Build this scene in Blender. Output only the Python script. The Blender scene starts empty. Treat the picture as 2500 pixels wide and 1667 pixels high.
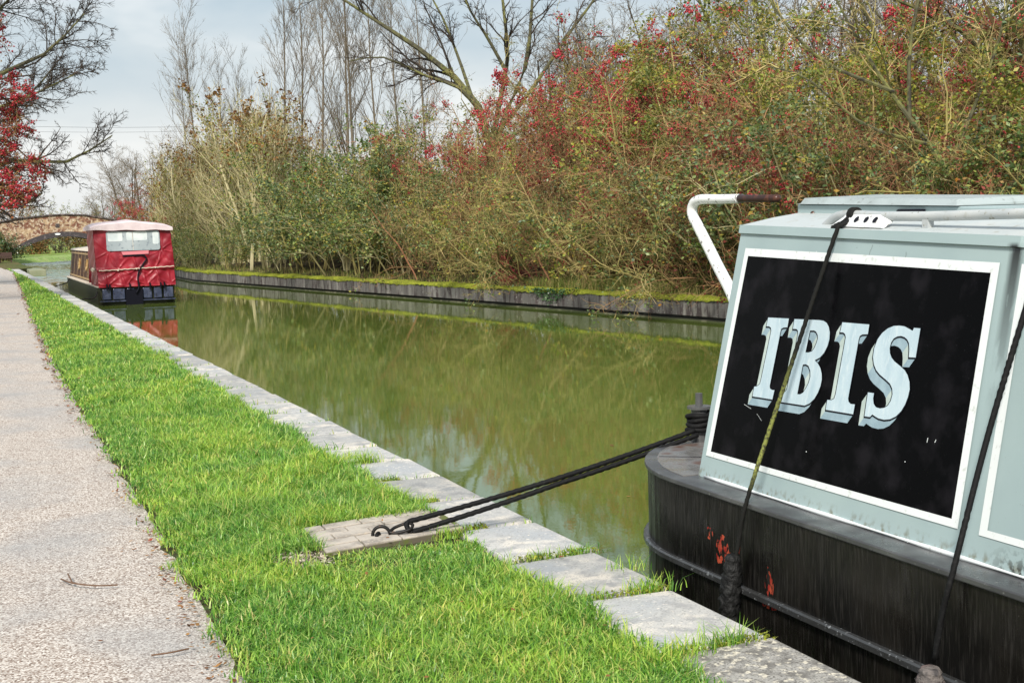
import bpy, bmesh, math, random
import numpy as np
from mathutils import Matrix, Vector
R_ = math.radians
random.seed(7)
C = bpy.context.scene.collection
scene = bpy.context.scene

# ------------------------------------------------------------------ camera
AZ, PITCH, ROLL, EYE = .3806, .0856, -.0288, 1.5
def to_world(w):
    n = (math.cos(AZ), math.sin(AZ)); a = (-math.sin(AZ), math.cos(AZ))
    return Vector((w[0]*n[0]+w[1]*n[1], w[0]*a[0]+w[1]*a[1], w[2]))
fwd = Vector((0, math.cos(PITCH), -math.sin(PITCH))); upv = Vector((0, math.sin(PITCH), math.cos(PITCH))); rtv = Vector((1, 0, 0))
c_, s_ = math.cos(ROLL), math.sin(ROLL)
rt2, up2 = c_*rtv+s_*upv, -s_*rtv+c_*upv
rt2, up2, fw2 = to_world(rt2), to_world(up2), to_world(fwd)
cam = bpy.data.cameras.new('camera'); camo = bpy.data.objects.new('camera', cam); C.objects.link(camo)
m = Matrix.Identity(4)
for i in range(3):
    m[i][0] = rt2[i]; m[i][1] = up2[i]; m[i][2] = -fw2[i]
m[0][3], m[1][3], m[2][3] = 0, 0, EYE
camo.matrix_world = m
cam.sensor_width = 36; cam.lens = 48.09; cam.clip_start = .1; cam.clip_end = 6000
scene.camera = camo
scene.cycles.max_bounces = 7; scene.cycles.diffuse_bounces = 3; scene.cycles.glossy_bounces = 3; scene.cycles.transmission_bounces = 3; scene.cycles.transparent_max_bounces = 4

# ------------------------------------------------------------------ light
SUN_DIR = Vector((-.45, -.75, .72)).normalized()        # towards the sun
sun = bpy.data.lights.new('sun', 'SUN'); sun.energy = 3.3; sun.angle = R_(10); sun.color = (1, .95, .87)
so = bpy.data.objects.new('sun', sun); C.objects.link(so)
so.rotation_euler = SUN_DIR.to_track_quat('Z', 'Y').to_euler()
so.location = (-20, -30, 40)
scene.view_settings.view_transform = 'Standard'; scene.view_settings.look = 'None'
scene.view_settings.exposure = .58; scene.view_settings.gamma = 1
world = bpy.data.worlds.new('World'); scene.world = world; world.use_nodes = True
nt = world.node_tree; nt.nodes.clear()
def N(nt, t, **kw):
    n = nt.nodes.new(t)
    for k, v in kw.items():
        if k.startswith('i_'): n.inputs[k[2:].replace('_', ' ')].default_value = v
        else: setattr(n, k, v)
    return n
def ramp(nt, fac, stops):
    n = nt.nodes.new('ShaderNodeValToRGB'); el = n.color_ramp.elements
    while len(el) < len(stops): el.new(.5)
    for e, (p, c) in zip(el, stops):
        e.position = p; e.color = (*c, 1) if len(c) == 3 else c
    nt.links.new(fac, n.inputs[0]); return n.outputs[0]
def mix(nt, fac, a, b, bt='MIX'):
    n = nt.nodes.new('ShaderNodeMix'); n.data_type = 'RGBA'; n.blend_type = bt
    for i, v in ((0, fac), (6, a), (7, b)):
        if hasattr(v, 'is_linked') or hasattr(v, 'links'): nt.links.new(v, n.inputs[i])
        else: n.inputs[i].default_value = v if not isinstance(v, tuple) or len(v) == 4 else (*v, 1)
    return n.outputs[2]
sky = N(nt, 'ShaderNodeTexSky', sky_type='NISHITA', sun_disc=False)
sky.sun_elevation = math.asin(SUN_DIR.z); sky.sun_rotation = math.atan2(SUN_DIR.x, SUN_DIR.y)
sky.air_density = 1.5; sky.dust_density = 3
tc = N(nt, 'ShaderNodeTexCoord')
mp = N(nt, 'ShaderNodeMapping'); mp.inputs['Scale'].default_value = (1.0, 1.0, 2.6); mp.inputs['Location'].default_value = (.35, .1, .2)
nt.links.new(tc.outputs['Generated'], mp.inputs[0])
nz = N(nt, 'ShaderNodeTexNoise'); nz.inputs['Scale'].default_value = 3.4; nz.inputs['Detail'].default_value = 5; nz.inputs['Roughness'].default_value = .5
nt.links.new(mp.outputs[0], nz.inputs[0])
cl = ramp(nt, nz.outputs[0], [(.40, (4.4, 5.5, 6.4)), (.5, (5.7, 6.5, 7.1)), (.59, (8.8, 9.0, 9.1))])
sx = N(nt, 'ShaderNodeSeparateXYZ'); nt.links.new(tc.outputs['Generated'], sx.inputs[0])
hz = ramp(nt, sx.outputs[2], [(0, (1, 1, 1)), (.07, (.55,)*3), (.16, (0, 0, 0))])
cl = mix(nt, hz, cl, (8.2, 8.4, 8.4))
skyc = mix(nt, .86, sky.outputs[0], cl)
bg = N(nt, 'ShaderNodeBackground'); bg.inputs[1].default_value = .078
nt.links.new(skyc, bg.inputs[0])
wo = N(nt, 'ShaderNodeOutputWorld'); nt.links.new(bg.outputs[0], wo.inputs[0])

# ------------------------------------------------------------------ materials
def material(name, col, rough=.6, spec=.5, metal=0, island=None, noises=(), bumps=(), trans=0, rnoise=None, coat=0, objrand=0, custom=None):
    """noises: (scale, colour, lo, hi[, (sx,sy,sz)]) laid over the base; bumps: (scale, strength, distance[, stretch])"""
    m = bpy.data.materials.new(name); m.use_nodes = True
    nt = m.node_tree; nt.nodes.clear()
    out = N(nt, 'ShaderNodeOutputMaterial'); p = N(nt, 'ShaderNodeBsdfPrincipled')
    p.inputs['Roughness'].default_value = rough; p.inputs['Specular IOR Level'].default_value = spec; p.inputs['Metallic'].default_value = metal
    p.inputs['Coat Weight'].default_value = coat
    geo = N(nt, 'ShaderNodeNewGeometry')
    def tex(scale, st=None, detail=4):
        t = N(nt, 'ShaderNodeTexNoise'); t.inputs['Scale'].default_value = scale; t.inputs['Detail'].default_value = detail
        if st:
            mp = N(nt, 'ShaderNodeMapping'); mp.inputs['Scale'].default_value = st
            nt.links.new(geo.outputs['Position'], mp.inputs[0]); nt.links.new(mp.outputs[0], t.inputs[0])
        else: nt.links.new(geo.outputs['Position'], t.inputs[0])
        return t.outputs[0]
    if island: c = ramp(nt, geo.outputs['Random Per Island'], island)
    else:
        rgb = N(nt, 'ShaderNodeRGB'); rgb.outputs[0].default_value = (*col, 1); c = rgb.outputs[0]
    for nz in noises:
        f = ramp(nt, tex(nz[0], nz[4] if len(nz) > 4 else None), [(nz[2], (0, 0, 0)), (nz[3], (1, 1, 1))])
        c = mix(nt, f, c, nz[1])
    if objrand:
        oi = N(nt, 'ShaderNodeObjectInfo'); hs = N(nt, 'ShaderNodeHueSaturation')
        mr = N(nt, 'ShaderNodeMapRange'); mr.inputs[3].default_value = 1-objrand; mr.inputs[4].default_value = 1+objrand
        nt.links.new(oi.outputs['Random'], mr.inputs[0]); nt.links.new(mr.outputs[0], hs.inputs['Value']); nt.links.new(c, hs.inputs['Color']); c = hs.outputs[0]
    if custom: c = custom(nt, geo, c, tex, p)
    nt.links.new(c, p.inputs['Base Color'])
    if rnoise:
        rr = ramp(nt, tex(rnoise[0]), [(.35, (rnoise[1],)*3), (.65, (rnoise[2],)*3)]); nt.links.new(rr, p.inputs['Roughness'])
    last = None
    for b in bumps:
        bn = N(nt, 'ShaderNodeBump'); bn.inputs['Strength'].default_value = b[1]; bn.inputs['Distance'].default_value = b[2]
        nt.links.new(tex(b[0], b[3] if len(b) > 3 else None), bn.inputs['Height'])
        if last: nt.links.new(last, bn.inputs['Normal'])
        last = bn.outputs[0]
    if last: nt.links.new(last, p.inputs['Normal'])
    sh = p.outputs[0]
    if trans:
        tr = N(nt, 'ShaderNodeBsdfTranslucent'); nt.links.new(c, tr.inputs[0])
        mx = N(nt, 'ShaderNodeMixShader'); mx.inputs[0].default_value = trans
        nt.links.new(sh, mx.inputs[1]); nt.links.new(tr.outputs[0], mx.inputs[2]); sh = mx.outputs[0]
    nt.links.new(sh, out.inputs[0])
    return m

# ------------------------------------------------------------------ object helpers
LOC = {}
def link_mesh(name, me, mat, parent=None):
    o = bpy.data.objects.new(name, me); C.objects.link(o)
    if mat: me.materials.append(mat)
    if parent is not None: o.parent = parent
    return o
def tag(o, label=None, cat=None, group=None, kind=None):
    if label: o['label'] = label
    if cat: o['category'] = cat
    if group: o['group'] = group
    if kind: o['kind'] = kind
    return o
def thing(name, label, cat, loc=(0, 0, 0), group=None):
    o = bpy.data.objects.new(name, None); C.objects.link(o); o.location = loc; o.empty_display_size = .1
    LOC[o.name] = Vector(loc); return tag(o, label, cat, group)
def np_mesh(name, V, quads=None, tris=None, smooth=False):
    me = bpy.data.meshes.new(name); V = np.asarray(V, np.float32).reshape(-1, 3)
    me.vertices.add(len(V)); me.vertices.foreach_set('co', V.ravel())
    idx, st, tot, k = [], [], [], 0
    for F, n in ((quads, 4), (tris, 3)):
        if F is None or len(F) == 0: continue
        F = np.asarray(F, np.int32).reshape(-1, n)
        idx.append(F.ravel()); st.append(k+np.arange(len(F), dtype=np.int32)*n); tot.append(np.full(len(F), n, np.int32)); k += F.size
    idx = np.concatenate(idx); st = np.concatenate(st)
    me.loops.add(len(idx)); me.loops.foreach_set('vertex_index', idx)
    me.polygons.add(len(st)); me.polygons.foreach_set('loop_start', st)
    me.polygons.foreach_set('use_smooth', np.full(len(st), smooth))
    me.update(calc_edges=True); return me
def crom(pts, n=6):
    P = [Vector(p) for p in pts]; P = [2*P[0]-P[1]]+P+[2*P[-1]-P[-2]]; o = []
    for i in range(1, len(P)-2):
        a, b, c, d = P[i-1:i+3]
        for k in range(n):
            t = k/n
            o.append(.5*((2*b)+(c-a)*t+(2*a-5*b+4*c-d)*t*t+(3*b-a-3*c+d)*t**3))
    return o+[P[-2]]
class MB:
    def __init__(s): s.v = []; s.f = []
    def add(s, vs, fs):
        b = len(s.v); s.v += [tuple(v) for v in vs]; s.f += [tuple(b+i for i in f) for f in fs]
    def box(s, x0, x1, y0, y1, z0, z1):
        s.add([(x, y, z) for z in (z0, z1) for y in (y0, y1) for x in (x0, x1)], [(0, 2, 3, 1), (4, 5, 7, 6), (0, 1, 5, 4), (2, 6, 7, 3), (0, 4, 6, 2), (1, 3, 7, 5)])
    def poly(s, pts): s.add(pts, [tuple(range(len(pts)))])
    def prism(s, poly, z0, z1):
        n = len(poly); a = [(x, y, z0) for x, y in poly]+[(x, y, z1) for x, y in poly]
        s.add(a, [tuple(range(n))[::-1], tuple(range(n, 2*n))]+[(i, (i+1) % n, n+(i+1) % n, n+i) for i in range(n)])
    def loft(s, secs, closed=True, caps=True):
        n = len(secs[0]); b = [p for q in secs for p in q]; f = []
        for i in range(len(secs)-1):
            for j in range(n if closed else n-1):
                k = (j+1) % n; f.append((i*n+j, i*n+k, (i+1)*n+k, (i+1)*n+j))
        if caps: f += [tuple(range(n))[::-1], tuple(range((len(secs)-1)*n, len(secs)*n))]
        s.add(b, f)
    def tube(s, pts, r, k=8, lobes=0, pitch=.1, amp=.22):
        pts = [Vector(p) for p in pts]; n = len(pts); ref = None; secs = []; L = 0
        for i, p in enumerate(pts):
            t = (pts[min(i+1, n-1)]-pts[max(i-1, 0)]).normalized()
            if ref is None: ref = t.orthogonal().normalized()
            ref = (ref-t*ref.dot(t)).normalized(); bi = t.cross(ref)
            if i: L += (p-pts[i-1]).length
            rr = r[i] if isinstance(r, (list, tuple)) else r; q = []
            for j in range(k):
                a = 2*math.pi*j/k; rad = rr
                if lobes: rad = rr*(1+amp*(abs(math.cos(lobes/2*(a+2*math.pi*L/pitch)))-.6)*1.5)
                q.append(p+(ref*math.cos(a)+bi*math.sin(a))*rad)
            secs.append(q)
        s.loft(secs)
    def rope(s, pts, r, step=.012, pitch=None):
        pts = crom(pts, 8); out = [pts[0]]
        for a, b in zip(pts, pts[1:]):
            n = max(1, int((b-a).length/step)); out += [a.lerp(b, (i+1)/n) for i in range(n)]
        s.tube(out, r, 12, 3, pitch or r*8)
    def torus(s, c, u, v, R, r, k=24, q=8, arc=1):
        c, u, v = Vector(c), Vector(u).normalized(), Vector(v).normalized()
        s.tube([c+(u*math.cos(2*math.pi*arc*i/k)+v*math.sin(2*math.pi*arc*i/k))*R for i in range(k+1)], r, q)
    def build(s, name, mat, parent=None, smooth=False, bevel=0, base=None):
        me = bpy.data.meshes.new(name); o0 = Vector((0, 0, 0))
        if parent is not None: o0 = LOC[parent.name]
        elif base: o0 = Vector(base)
        me.from_pydata([tuple(Vector(v)-o0) for v in s.v], [], s.f)
        bm = bmesh.new(); bm.from_mesh(me); bmesh.ops.recalc_face_normals(bm, faces=bm.faces)
        bm.to_mesh(me); bm.free()
        if smooth: me.polygons.foreach_set('use_smooth', [True]*len(me.polygons))
        o = link_mesh(name, me, mat, parent)
        if parent is None and base: o.location = o0
        LOC[o.name] = o0
        if bevel:
            bv = o.modifiers.new('bevel', 'BEVEL'); bv.width = bevel; bv.segments = 2; bv.limit_method = 'ANGLE'; bv.angle_limit = R_(35)
        return o

# ------------------------------------------------------------------ setting: water, ground, path
WZ = -.35
def water_custom(nt, geo, c, tex, p):
    p.inputs['IOR'].default_value = 1.5
    f = ramp(nt, tex(.22), [(.4, (0, 0, 0)), (.62, (1, 1, 1))])
    c = mix(nt, f, c, (.112, .152, .030))
    return c
def ruffled(m):
    # the breeze ruffles the far reach: ripples grow towards the bridge
    nt = m.node_tree; geo = N(nt, 'ShaderNodeNewGeometry'); sp = N(nt, 'ShaderNodeSeparateXYZ'); nt.links.new(geo.outputs['Position'], sp.inputs[0])
    for b in [n for n in nt.nodes if n.type == 'BUMP']:
        r = N(nt, 'ShaderNodeMapRange'); r.inputs[1].default_value = 50; r.inputs[2].default_value = 66; r.inputs[3].default_value = b.inputs['Strength'].default_value; r.inputs[4].default_value = b.inputs['Strength'].default_value
        nt.links.new(sp.outputs[1], r.inputs[0]); nt.links.new(r.outputs[0], b.inputs['Strength'])
    pb = [n for n in nt.nodes if n.type == 'BSDF_PRINCIPLED'][0]; r = N(nt, 'ShaderNodeMapRange'); r.inputs[1].default_value = 54; r.inputs[2].default_value = 70; r.inputs[3].default_value = .012; r.inputs[4].default_value = .05
    nt.links.new(sp.outputs[1], r.inputs[0]); nt.links.new(r.outputs[0], pb.inputs['Roughness'])
mat_water = material('canal_water', (.088, .130, .022), .03, .5, custom=water_custom,
    bumps=((1.3, .014, .06, (1, .8, 1)), (7, .05, .006, (1, .7, 1)), (26, .05, .0025)))
ruffled(mat_water)
mb = MB(); mb.poly([(-60, -40, WZ), (420, -40, WZ), (420, 420, WZ), (-60, 420, WZ)])
tag(mb.build('water', mat_water), kind='structure')
# the reach beyond the red boat is ruffled by the breeze: real wavelets
gx = np.arange(2.4, 10.4, .11); gy = np.arange(56, 112, .09); X, Y = np.meshgrid(gx, gy); rw = np.random.default_rng(9); Z = np.zeros_like(X)
for k in range(16):
    a = rw.normal(1.35, .45); lam = rw.uniform(.28, .75); Z += np.sin(2*np.pi/lam*(X*np.cos(a)+Y*np.sin(a))+rw.uniform(0, 6.3))*lam*.0062
Z = WZ+.012+Z*np.clip((Y-57)/9, 0, 1)-.03*np.clip(1-(Y-56)/4, 0, 1)
ny, nx = X.shape; ii = (np.arange(ny-1)[:, None]*nx+np.arange(nx-1)[None]).ravel()
o = link_mesh('water', np_mesh('ruffled_water', np.stack([X, Y, Z], -1).reshape(-1, 3), np.stack([ii, ii+1, ii+nx+1, ii+nx], 1), smooth=True), mat_water); tag(o, kind='structure')

mat_soil = material('verge_soil', (.045, .036, .018), .95, .2, noises=((9, (.05, .075, .015), .45, .6), (60, (.02, .015, .01), .5, .75)), bumps=((40, .6, .02),))
mat_field = material('rough_grass_ground', (.085, .11, .03), .95, .15, noises=((.8, (.15, .11, .05), .42, .62), (14, (.04, .05, .015), .5, .75)), bumps=((12, .8, .08),))
mat_litter = material('leaf_litter_ground', (.045, .034, .02), .95, .15, noises=((3, (.09, .07, .03), .45, .62), (30, (.02, .015, .01), .5, .7)), bumps=((25, .8, .05),))

SHORE_R = [(17.8, -20), (14.9, 3), (12.45, 21), (11.0, 32), (8.2, 53), (8.4, 70), (9.8, 95), (9.8, 103.6)]
def shore_r(y):
    for (xa, ya), (xb, yb) in zip(SHORE_R, SHORE_R[1:]):
        if ya <= y <= yb: return xa+(xb-xa)*(y-ya)/(yb-ya)
    return SHORE_R[0][0] if y < 0 else SHORE_R[-1][0]
def bank_h(d):
    return np.interp(d, [0, .3, 1.2, 3, 6, 12, 30, 80], [.03, .06, .16, .4, .75, 1.0, 1.1, 1.2])
# far bank: a grid of rows that climbs away from the canal
offs = [.02, .3, .7, 1.2, 2, 3, 4.5, 6, 9, 12, 30, 80, 300]
rows = np.arange(-20, 104, 2.0); V = []
for y in rows:
    for d in offs: V.append((shore_r(y)+d, y, float(bank_h(d))+.04*math.sin(y*.9+d*2.1)*(d > .5)))
n = len(offs); Q = [(i*n+j, i*n+j+1, (i+1)*n+j+1, (i+1)*n+j) for i in range(len(rows)-1) for j in range(n-1)]
tag(link_mesh('far_bank_ground', np_mesh('far_bank_ground', V, Q, smooth=True), mat_litter), kind='structure')
mb = MB(); mb.prism([(9.82, 104.2), (320, 104.2), (420, 260), (60, 125), (14, 106.5)], -1.2, .02)
tag(mb.build('field', mat_field), kind='structure')
# land across the water beyond the bridge
mb = MB(); mb.loft([[(x, y, -.5), (x+.1, y+.15, -.34), (x-.35, y+.6, -.05), (x-1.3, y+2.2, .13), (x-1.4, y+2.4, -.5)] for x, y in ((3.35, 98), (3.45, 103.2), (8.7, 112.5), (16, 122), (40, 140), (200, 222))])
tag(mb.build('bank', material('canal_bank_grass', (.24, .36, .09), .9, .15, noises=((2.2, (.34, .40, .16), .42, .62), (9, (.12, .19, .05), .52, .68)), bumps=((14, .8, .06),))), kind='structure')
mb = MB(); mb.prism([(2.2, 100), (2.2, 105), (7.6, 114.3), (15, 124), (40, 143), (420, 330), (900, 2500), (-900, 2500), (-900, 98)], -1.2, .12)
tag(mb.build('meadow', material('meadow_grass', (.20, .30, .06), .9, .15, noises=((.6, (.26, .28, .08), .45, .65),), bumps=((8, .8, .1),))), kind='structure')
# towpath side
mb = MB(); mb.prism([(-900, -40), (.95, -40), (.95, 98), (-900, 98)], -1.2, -.045)
tag(mb.build('ground', mat_field), kind='structure')
PATH_R = [(.70, -40), (.79, 3), (.83, 5), (.87, 7), (.89, 9.4), (.92, 13), (.98, 17), (1.2, 26), (1.52, 37.5), (1.9, 52), (2.2, 65), (2.1, 76), (1.2, 90), (-2, 99)]
def path_r(y):
    return float(np.interp(y, [q[1] for q in PATH_R], [q[0] for q in PATH_R]))
def path_custom(nt, geo, c, tex, p):
    v = N(nt, 'ShaderNodeTexVoronoi'); v.inputs['Scale'].default_value = 135
    nt.links.new(geo.outputs['Position'], v.inputs[0])
    g = ramp(nt, v.outputs['Color'], [(0, (.05, .025, .02)), (.22, (.20, .13, .095)), (.5, (.46, .40, .35)), (1, (.92, .86, .79))])
    c = mix(nt, .85, c, g)
    wet = ramp(nt, tex(1.1), [(.46, (0, 0, 0)), (.70, (.55,)*3)])
    c = mix(nt, wet, c, (.36, .355, .35))
    rr = ramp(nt, tex(1.1), [(.46, (.8,)*3), (.66, (.42,)*3)]); nt.links.new(rr, p.inputs['Roughness'])
    return c
mat_path = material('gravel_path', (.44, .37, .31), .8, .4, custom=path_custom, bumps=((130, .7, .008), (3, .2, .03)))
ys = [-40]+list(np.arange(2, 99, .5)); V = []
for y in ys:
    xr = path_r(y)
    for t in (0, .3, .6, .85, 1): V.append(((-1.75+(xr+1.75)*t, y, -.032+.018*math.sin(math.pi*t))))
Q = [(i*5+j, i*5+j+1, (i+1)*5+j+1, (i+1)*5+j) for i in range(len(ys)-1) for j in range(4)]
tag(link_mesh('path', np_mesh('path', V, Q, smooth=True), mat_path), kind='structure')
# verge soil between path and coping
V = []; ys = list(np.arange(-6, 72.1, .25))
for y in ys:
    a, b = path_r(y)-.05, 2.24
    a += .035*math.sin(y*9)+.02*math.sin(y*23)+.02
    for t in (0, .06, .3, .65, 1): V.append((a+(b-a)*t, y, -.038+.05*min(1, t*6)*(.8+.2*math.sin(y*3+t*5))-.016*(t > .9)))
Q = [(i*5+j, i*5+j+1, (i+1)*5+j+1, (i+1)*5+j) for i in range(len(ys)-1) for j in range(4)]
tag(link_mesh('verge', np_mesh('verge', V, Q, smooth=True), mat_soil), kind='structure')
mb = MB(); mb.prism([(.9, 72), (2.6, 72), (3.33, 74), (3.33, 98), (.9, 98)], -1, -.03)
tag(mb.build('bank', mat_field), kind='structure')

# ------------------------------------------------------------------ canal edge: wall under single coping stones
mat_stone = material('coping_stone', (.44, .43, .41), .62, .4, noises=((4, (.62, .57, .50), .50, .62), (11, (.33, .325, .32), .48, .64), (2.3, (.36, .37, .38), .5, .66), (120, (.22, .21, .20), .56, .68), (45, (.70, .64, .56), .62, .72)),
    bumps=((90, .3, .005), (9, .2, .008)), rnoise=(7, .5, .85), objrand=.2)
mat_stone_lichen = material('lichened_coping_stone', (.36, .345, .32), .85, .3, noises=((16, (.19, .18, .165), .45, .6), (34, (.62, .57, .47), .54, .62), (120, (.12, .11, .10), .5, .66)), bumps=((70, .5, .008), (14, .3, .012)))
mat_brick_dark = material('wet_brick', (.06, .05, .04), .7, .4, noises=((10, (.03, .035, .02), .45, .6),), bumps=((30, .5, .02),))
edge = thing('canal_edge', 'stone coping edge of the towpath running along the canal beside the grass strip', 'canal edge', (2.4, 3, 0))
mb = MB(); mb.prism([(2.26, -8), (2.565, -8), (2.565, 71), (2.26, 71)], -1.2, -.235)
mb.build('brick_wall', mat_brick_dark, edge)
joints = [2.05, 2.75, 3.24, 3.57, 4.10, 4.86, 5.57, 6.28, 7.02, 7.73]
joints = [-3.2, -2.5, -1.8, -1.1, -.4, .3, 1.0, 1.55, 2.1, 2.75, 3.42, 4.10, 4.855, 5.565, 6.285, 7.02, 7.72]
while joints[-1] < 70.3: joints.append(joints[-1]+random.uniform(.62, .78))
mats_s = [mat_stone, mat_stone_lichen]
far_mb = MB()
for i, (a, b) in enumerate(zip(joints, joints[1:])):
    dx = random.uniform(-.006, .006); tz = random.uniform(-.004, .004); tx = random.uniform(-.005, .005)
    x0, x1 = 2.155+random.uniform(-.02, .03), 2.605+dx; g = .014 if b < 9 else .024
    q = MB(); z0 = -.23; zz = lambda x, y: .006+tx*(1 if x > 2.4 else -1)+tz*(1 if y > (a+b)/2 else -1)
    top = [(x0, a+g), (x1, a+g), (x1+random.uniform(-.008, .008), b-g), (x0, b-g)]
    q.loft([[(x, y, z0) for x, y in top], [(x, y, zz(x, y)) for x, y in top]])
    q.build('coping_stone', mat_stone_lichen if b < 4.3 else mat_stone, edge, bevel=.014 if b < 20 else .02)

# ------------------------------------------------------------------ far bank wall with moss cap
fw = thing('far_bank_wall', 'low grey concrete wall with a yellow moss cap along the far bank', 'canal wall', (12.4, 21, 0))
mat_conc = material('stained_concrete', (.13, .12, .115), .85, .3, noises=((2.2, (.23, .215, .20), .48, .62, (1, 1, .35)), (7, (.07, .055, .055), .5, .62, (1, 1, .25)), (30, (.36, .35, .33), .64, .7)), bumps=((30, .4, .015),), objrand=.25)
mat_dark = material('recess_shade_black', (.022, .02, .016), .6, .4, bumps=((20, .4, .02),))
mat_moss = material('yellow_moss', (.27, .30, .035), .95, .1, noises=((2.5, (.17, .19, .03), .45, .6), (26, (.42, .43, .06), .52, .66)), bumps=((60, .9, .02),), trans=.15)
def along_r(y0, y1, step):
    ys = list(np.arange(y0, y1, step))+[y1]; return [(shore_r(y), y) for y in ys]
slab_y = [-19.0]
while slab_y[-1] < 100: slab_y.append(slab_y[-1]+random.uniform(.62, .95)*(1 if slab_y[-1] < 58 else 2.6))
vis = [y for y in slab_y]
cnt = 0; rest = MB()
for a, b in zip(vis, vis[1:]):
    xa, xb = shore_r(a+.006), shore_r(b-.006); j = random.uniform(-.012, .012)
    tgt = MB() if (12 < a < 62) else rest
    top = .035+random.uniform(-.006, .006)
    P2 = [(xa+j, a+.006), (xa+j+.14, a+.006), (xb+j+.14, b-.006), (xb+j, b-.006)]
    tgt.loft([[(x, y, -.27) for x, y in P2], [(x, y, top) for x, y in P2]])
    if tgt is not rest: tgt.build('concrete_panel', mat_conc, fw, bevel=.006)
rest.build('wall_panels', mat_conc, fw)
mb = MB(); mb.loft([[(x+.09, y, -.6), (x+.12, y, -.6), (x+.12, y, .0), (x+.09, y, 0)] for x, y in along_r(-19, 103, 2)])
mb.build('recess_back', mat_dark, fw)  # near-black sheet paints the shade of the recess below the slabs
mb = MB(); mb.loft([[(x+.01, y, -.5), (x+.13, y, -.5), (x+.13, y, -.325), (x+.01, y, -.33)] for x, y in along_r(-19, 103, 2)])
mb.build('ledge', material('algae_ledge', (.06, .065, .035), .7, .4, noises=((4, (.16, .15, .10), .52, .62),)), fw)
rng = np.random.default_rng(3)
ys = np.arange(-19, 103, .07); W_ = 7; V = []
for y in ys:
    x0 = shore_r(y); th = .02+.05*max(0, math.sin(y*1.3)+.5*math.sin(y*3.7+1)+.3)
    hh = .5+.5*math.sin(y*.7)*math.sin(y*2.3+.4)
    for j in range(W_):
        t = j/(W_-1); prof = [(-.018, -.035*(hh+.2)), (-.02, .0), (.0, .05), (.06, .075), (.15, .085), (.25, .085), (.34, .03)][j]
        V.append((x0+prof[0]+rng.normal()*.008, y+rng.normal()*.01, .03+prof[1]*(.55+.5*hh)+rng.normal()*.010))
Q = [(i*W_+j, i*W_+j+1, (i+1)*W_+j+1, (i+1)*W_+j) for i in range(len(ys)-1) for j in range(W_-1)]
me = np_mesh('moss_cap', np.array(V)-np.array(LOC[fw.name]), Q, smooth=True); link_mesh('moss_cap', me, mat_moss, fw)

# ------------------------------------------------------------------ grass
def wav(x, y):
    return (np.sin(x*3.1+y*1.7)+np.sin(x*1.3-y*2.9+1)+np.sin(x*5.7+y*4.3+2)*.6+np.sin(y*.9+.5))/3.2
def blades(xy, h, w, lean, rng):
    n = len(xy); az = rng.uniform(0, 2*np.pi, n); d = np.stack([np.cos(az), np.sin(az), np.zeros(n)], 1)
    az2 = az+np.pi/2+rng.normal(0, .5, n); s = np.stack([np.cos(az2), np.sin(az2), np.zeros(n)], 1)*w[:, None]/2
    b = np.concatenate([xy, (np.full((n, 1), -.006) if xy.shape[1] == 2 else np.zeros((n, 0)))], 1)
    up = np.array([0, 0, 1.]); l = lean*h
    m = b+up*(h*.55)[:, None]+d*(l*.3)[:, None]; t = b+up*(h*np.sqrt(np.clip(1-(lean*.55)**2, .25, 1)))[:, None]+d*l[:, None]
    V = np.stack([b-s, b+s, m+s*.8, m-s*.8, t], 1).reshape(-1, 3); k = np.arange(n)*5
    return V, np.stack([k, k+1, k+2, k+3], 1), np.stack([k+3, k+2, k+4], 1)
def grass_custom(nt, geo, c, tex, p):
    f = ramp(nt, tex(1.5), [(.40, (0, 0, 0)), (.62, (1, 1, 1))])
    c2 = ramp(nt, geo.outputs['Random Per Island'], [(0, (.06, .19, .02)), (.35, (.26, .49, .05)), (.75, (.50, .67, .10)), (1, (.62, .54, .14))])
    return mix(nt, f, c, c2)
mat_grass = material('grass_blade', (0, 0, 0), .38, .5, trans=.35, custom=grass_custom,
    island=[(0, (.03, .13, .015)), (.3, (.10, .28, .03)), (.65, (.24, .47, .06)), (.9, (.46, .64, .16)), (1, (.60, .52, .20))])
rng = np.random.default_rng(11)
VV, QQ, TT, off = [], [], [], 0
def emit(V, Q, T):
    global off
    VV.append(V); QQ.append(Q+off); TT.append(T+off); off += len(V)
pr = np.array(PATH_R)
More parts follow.
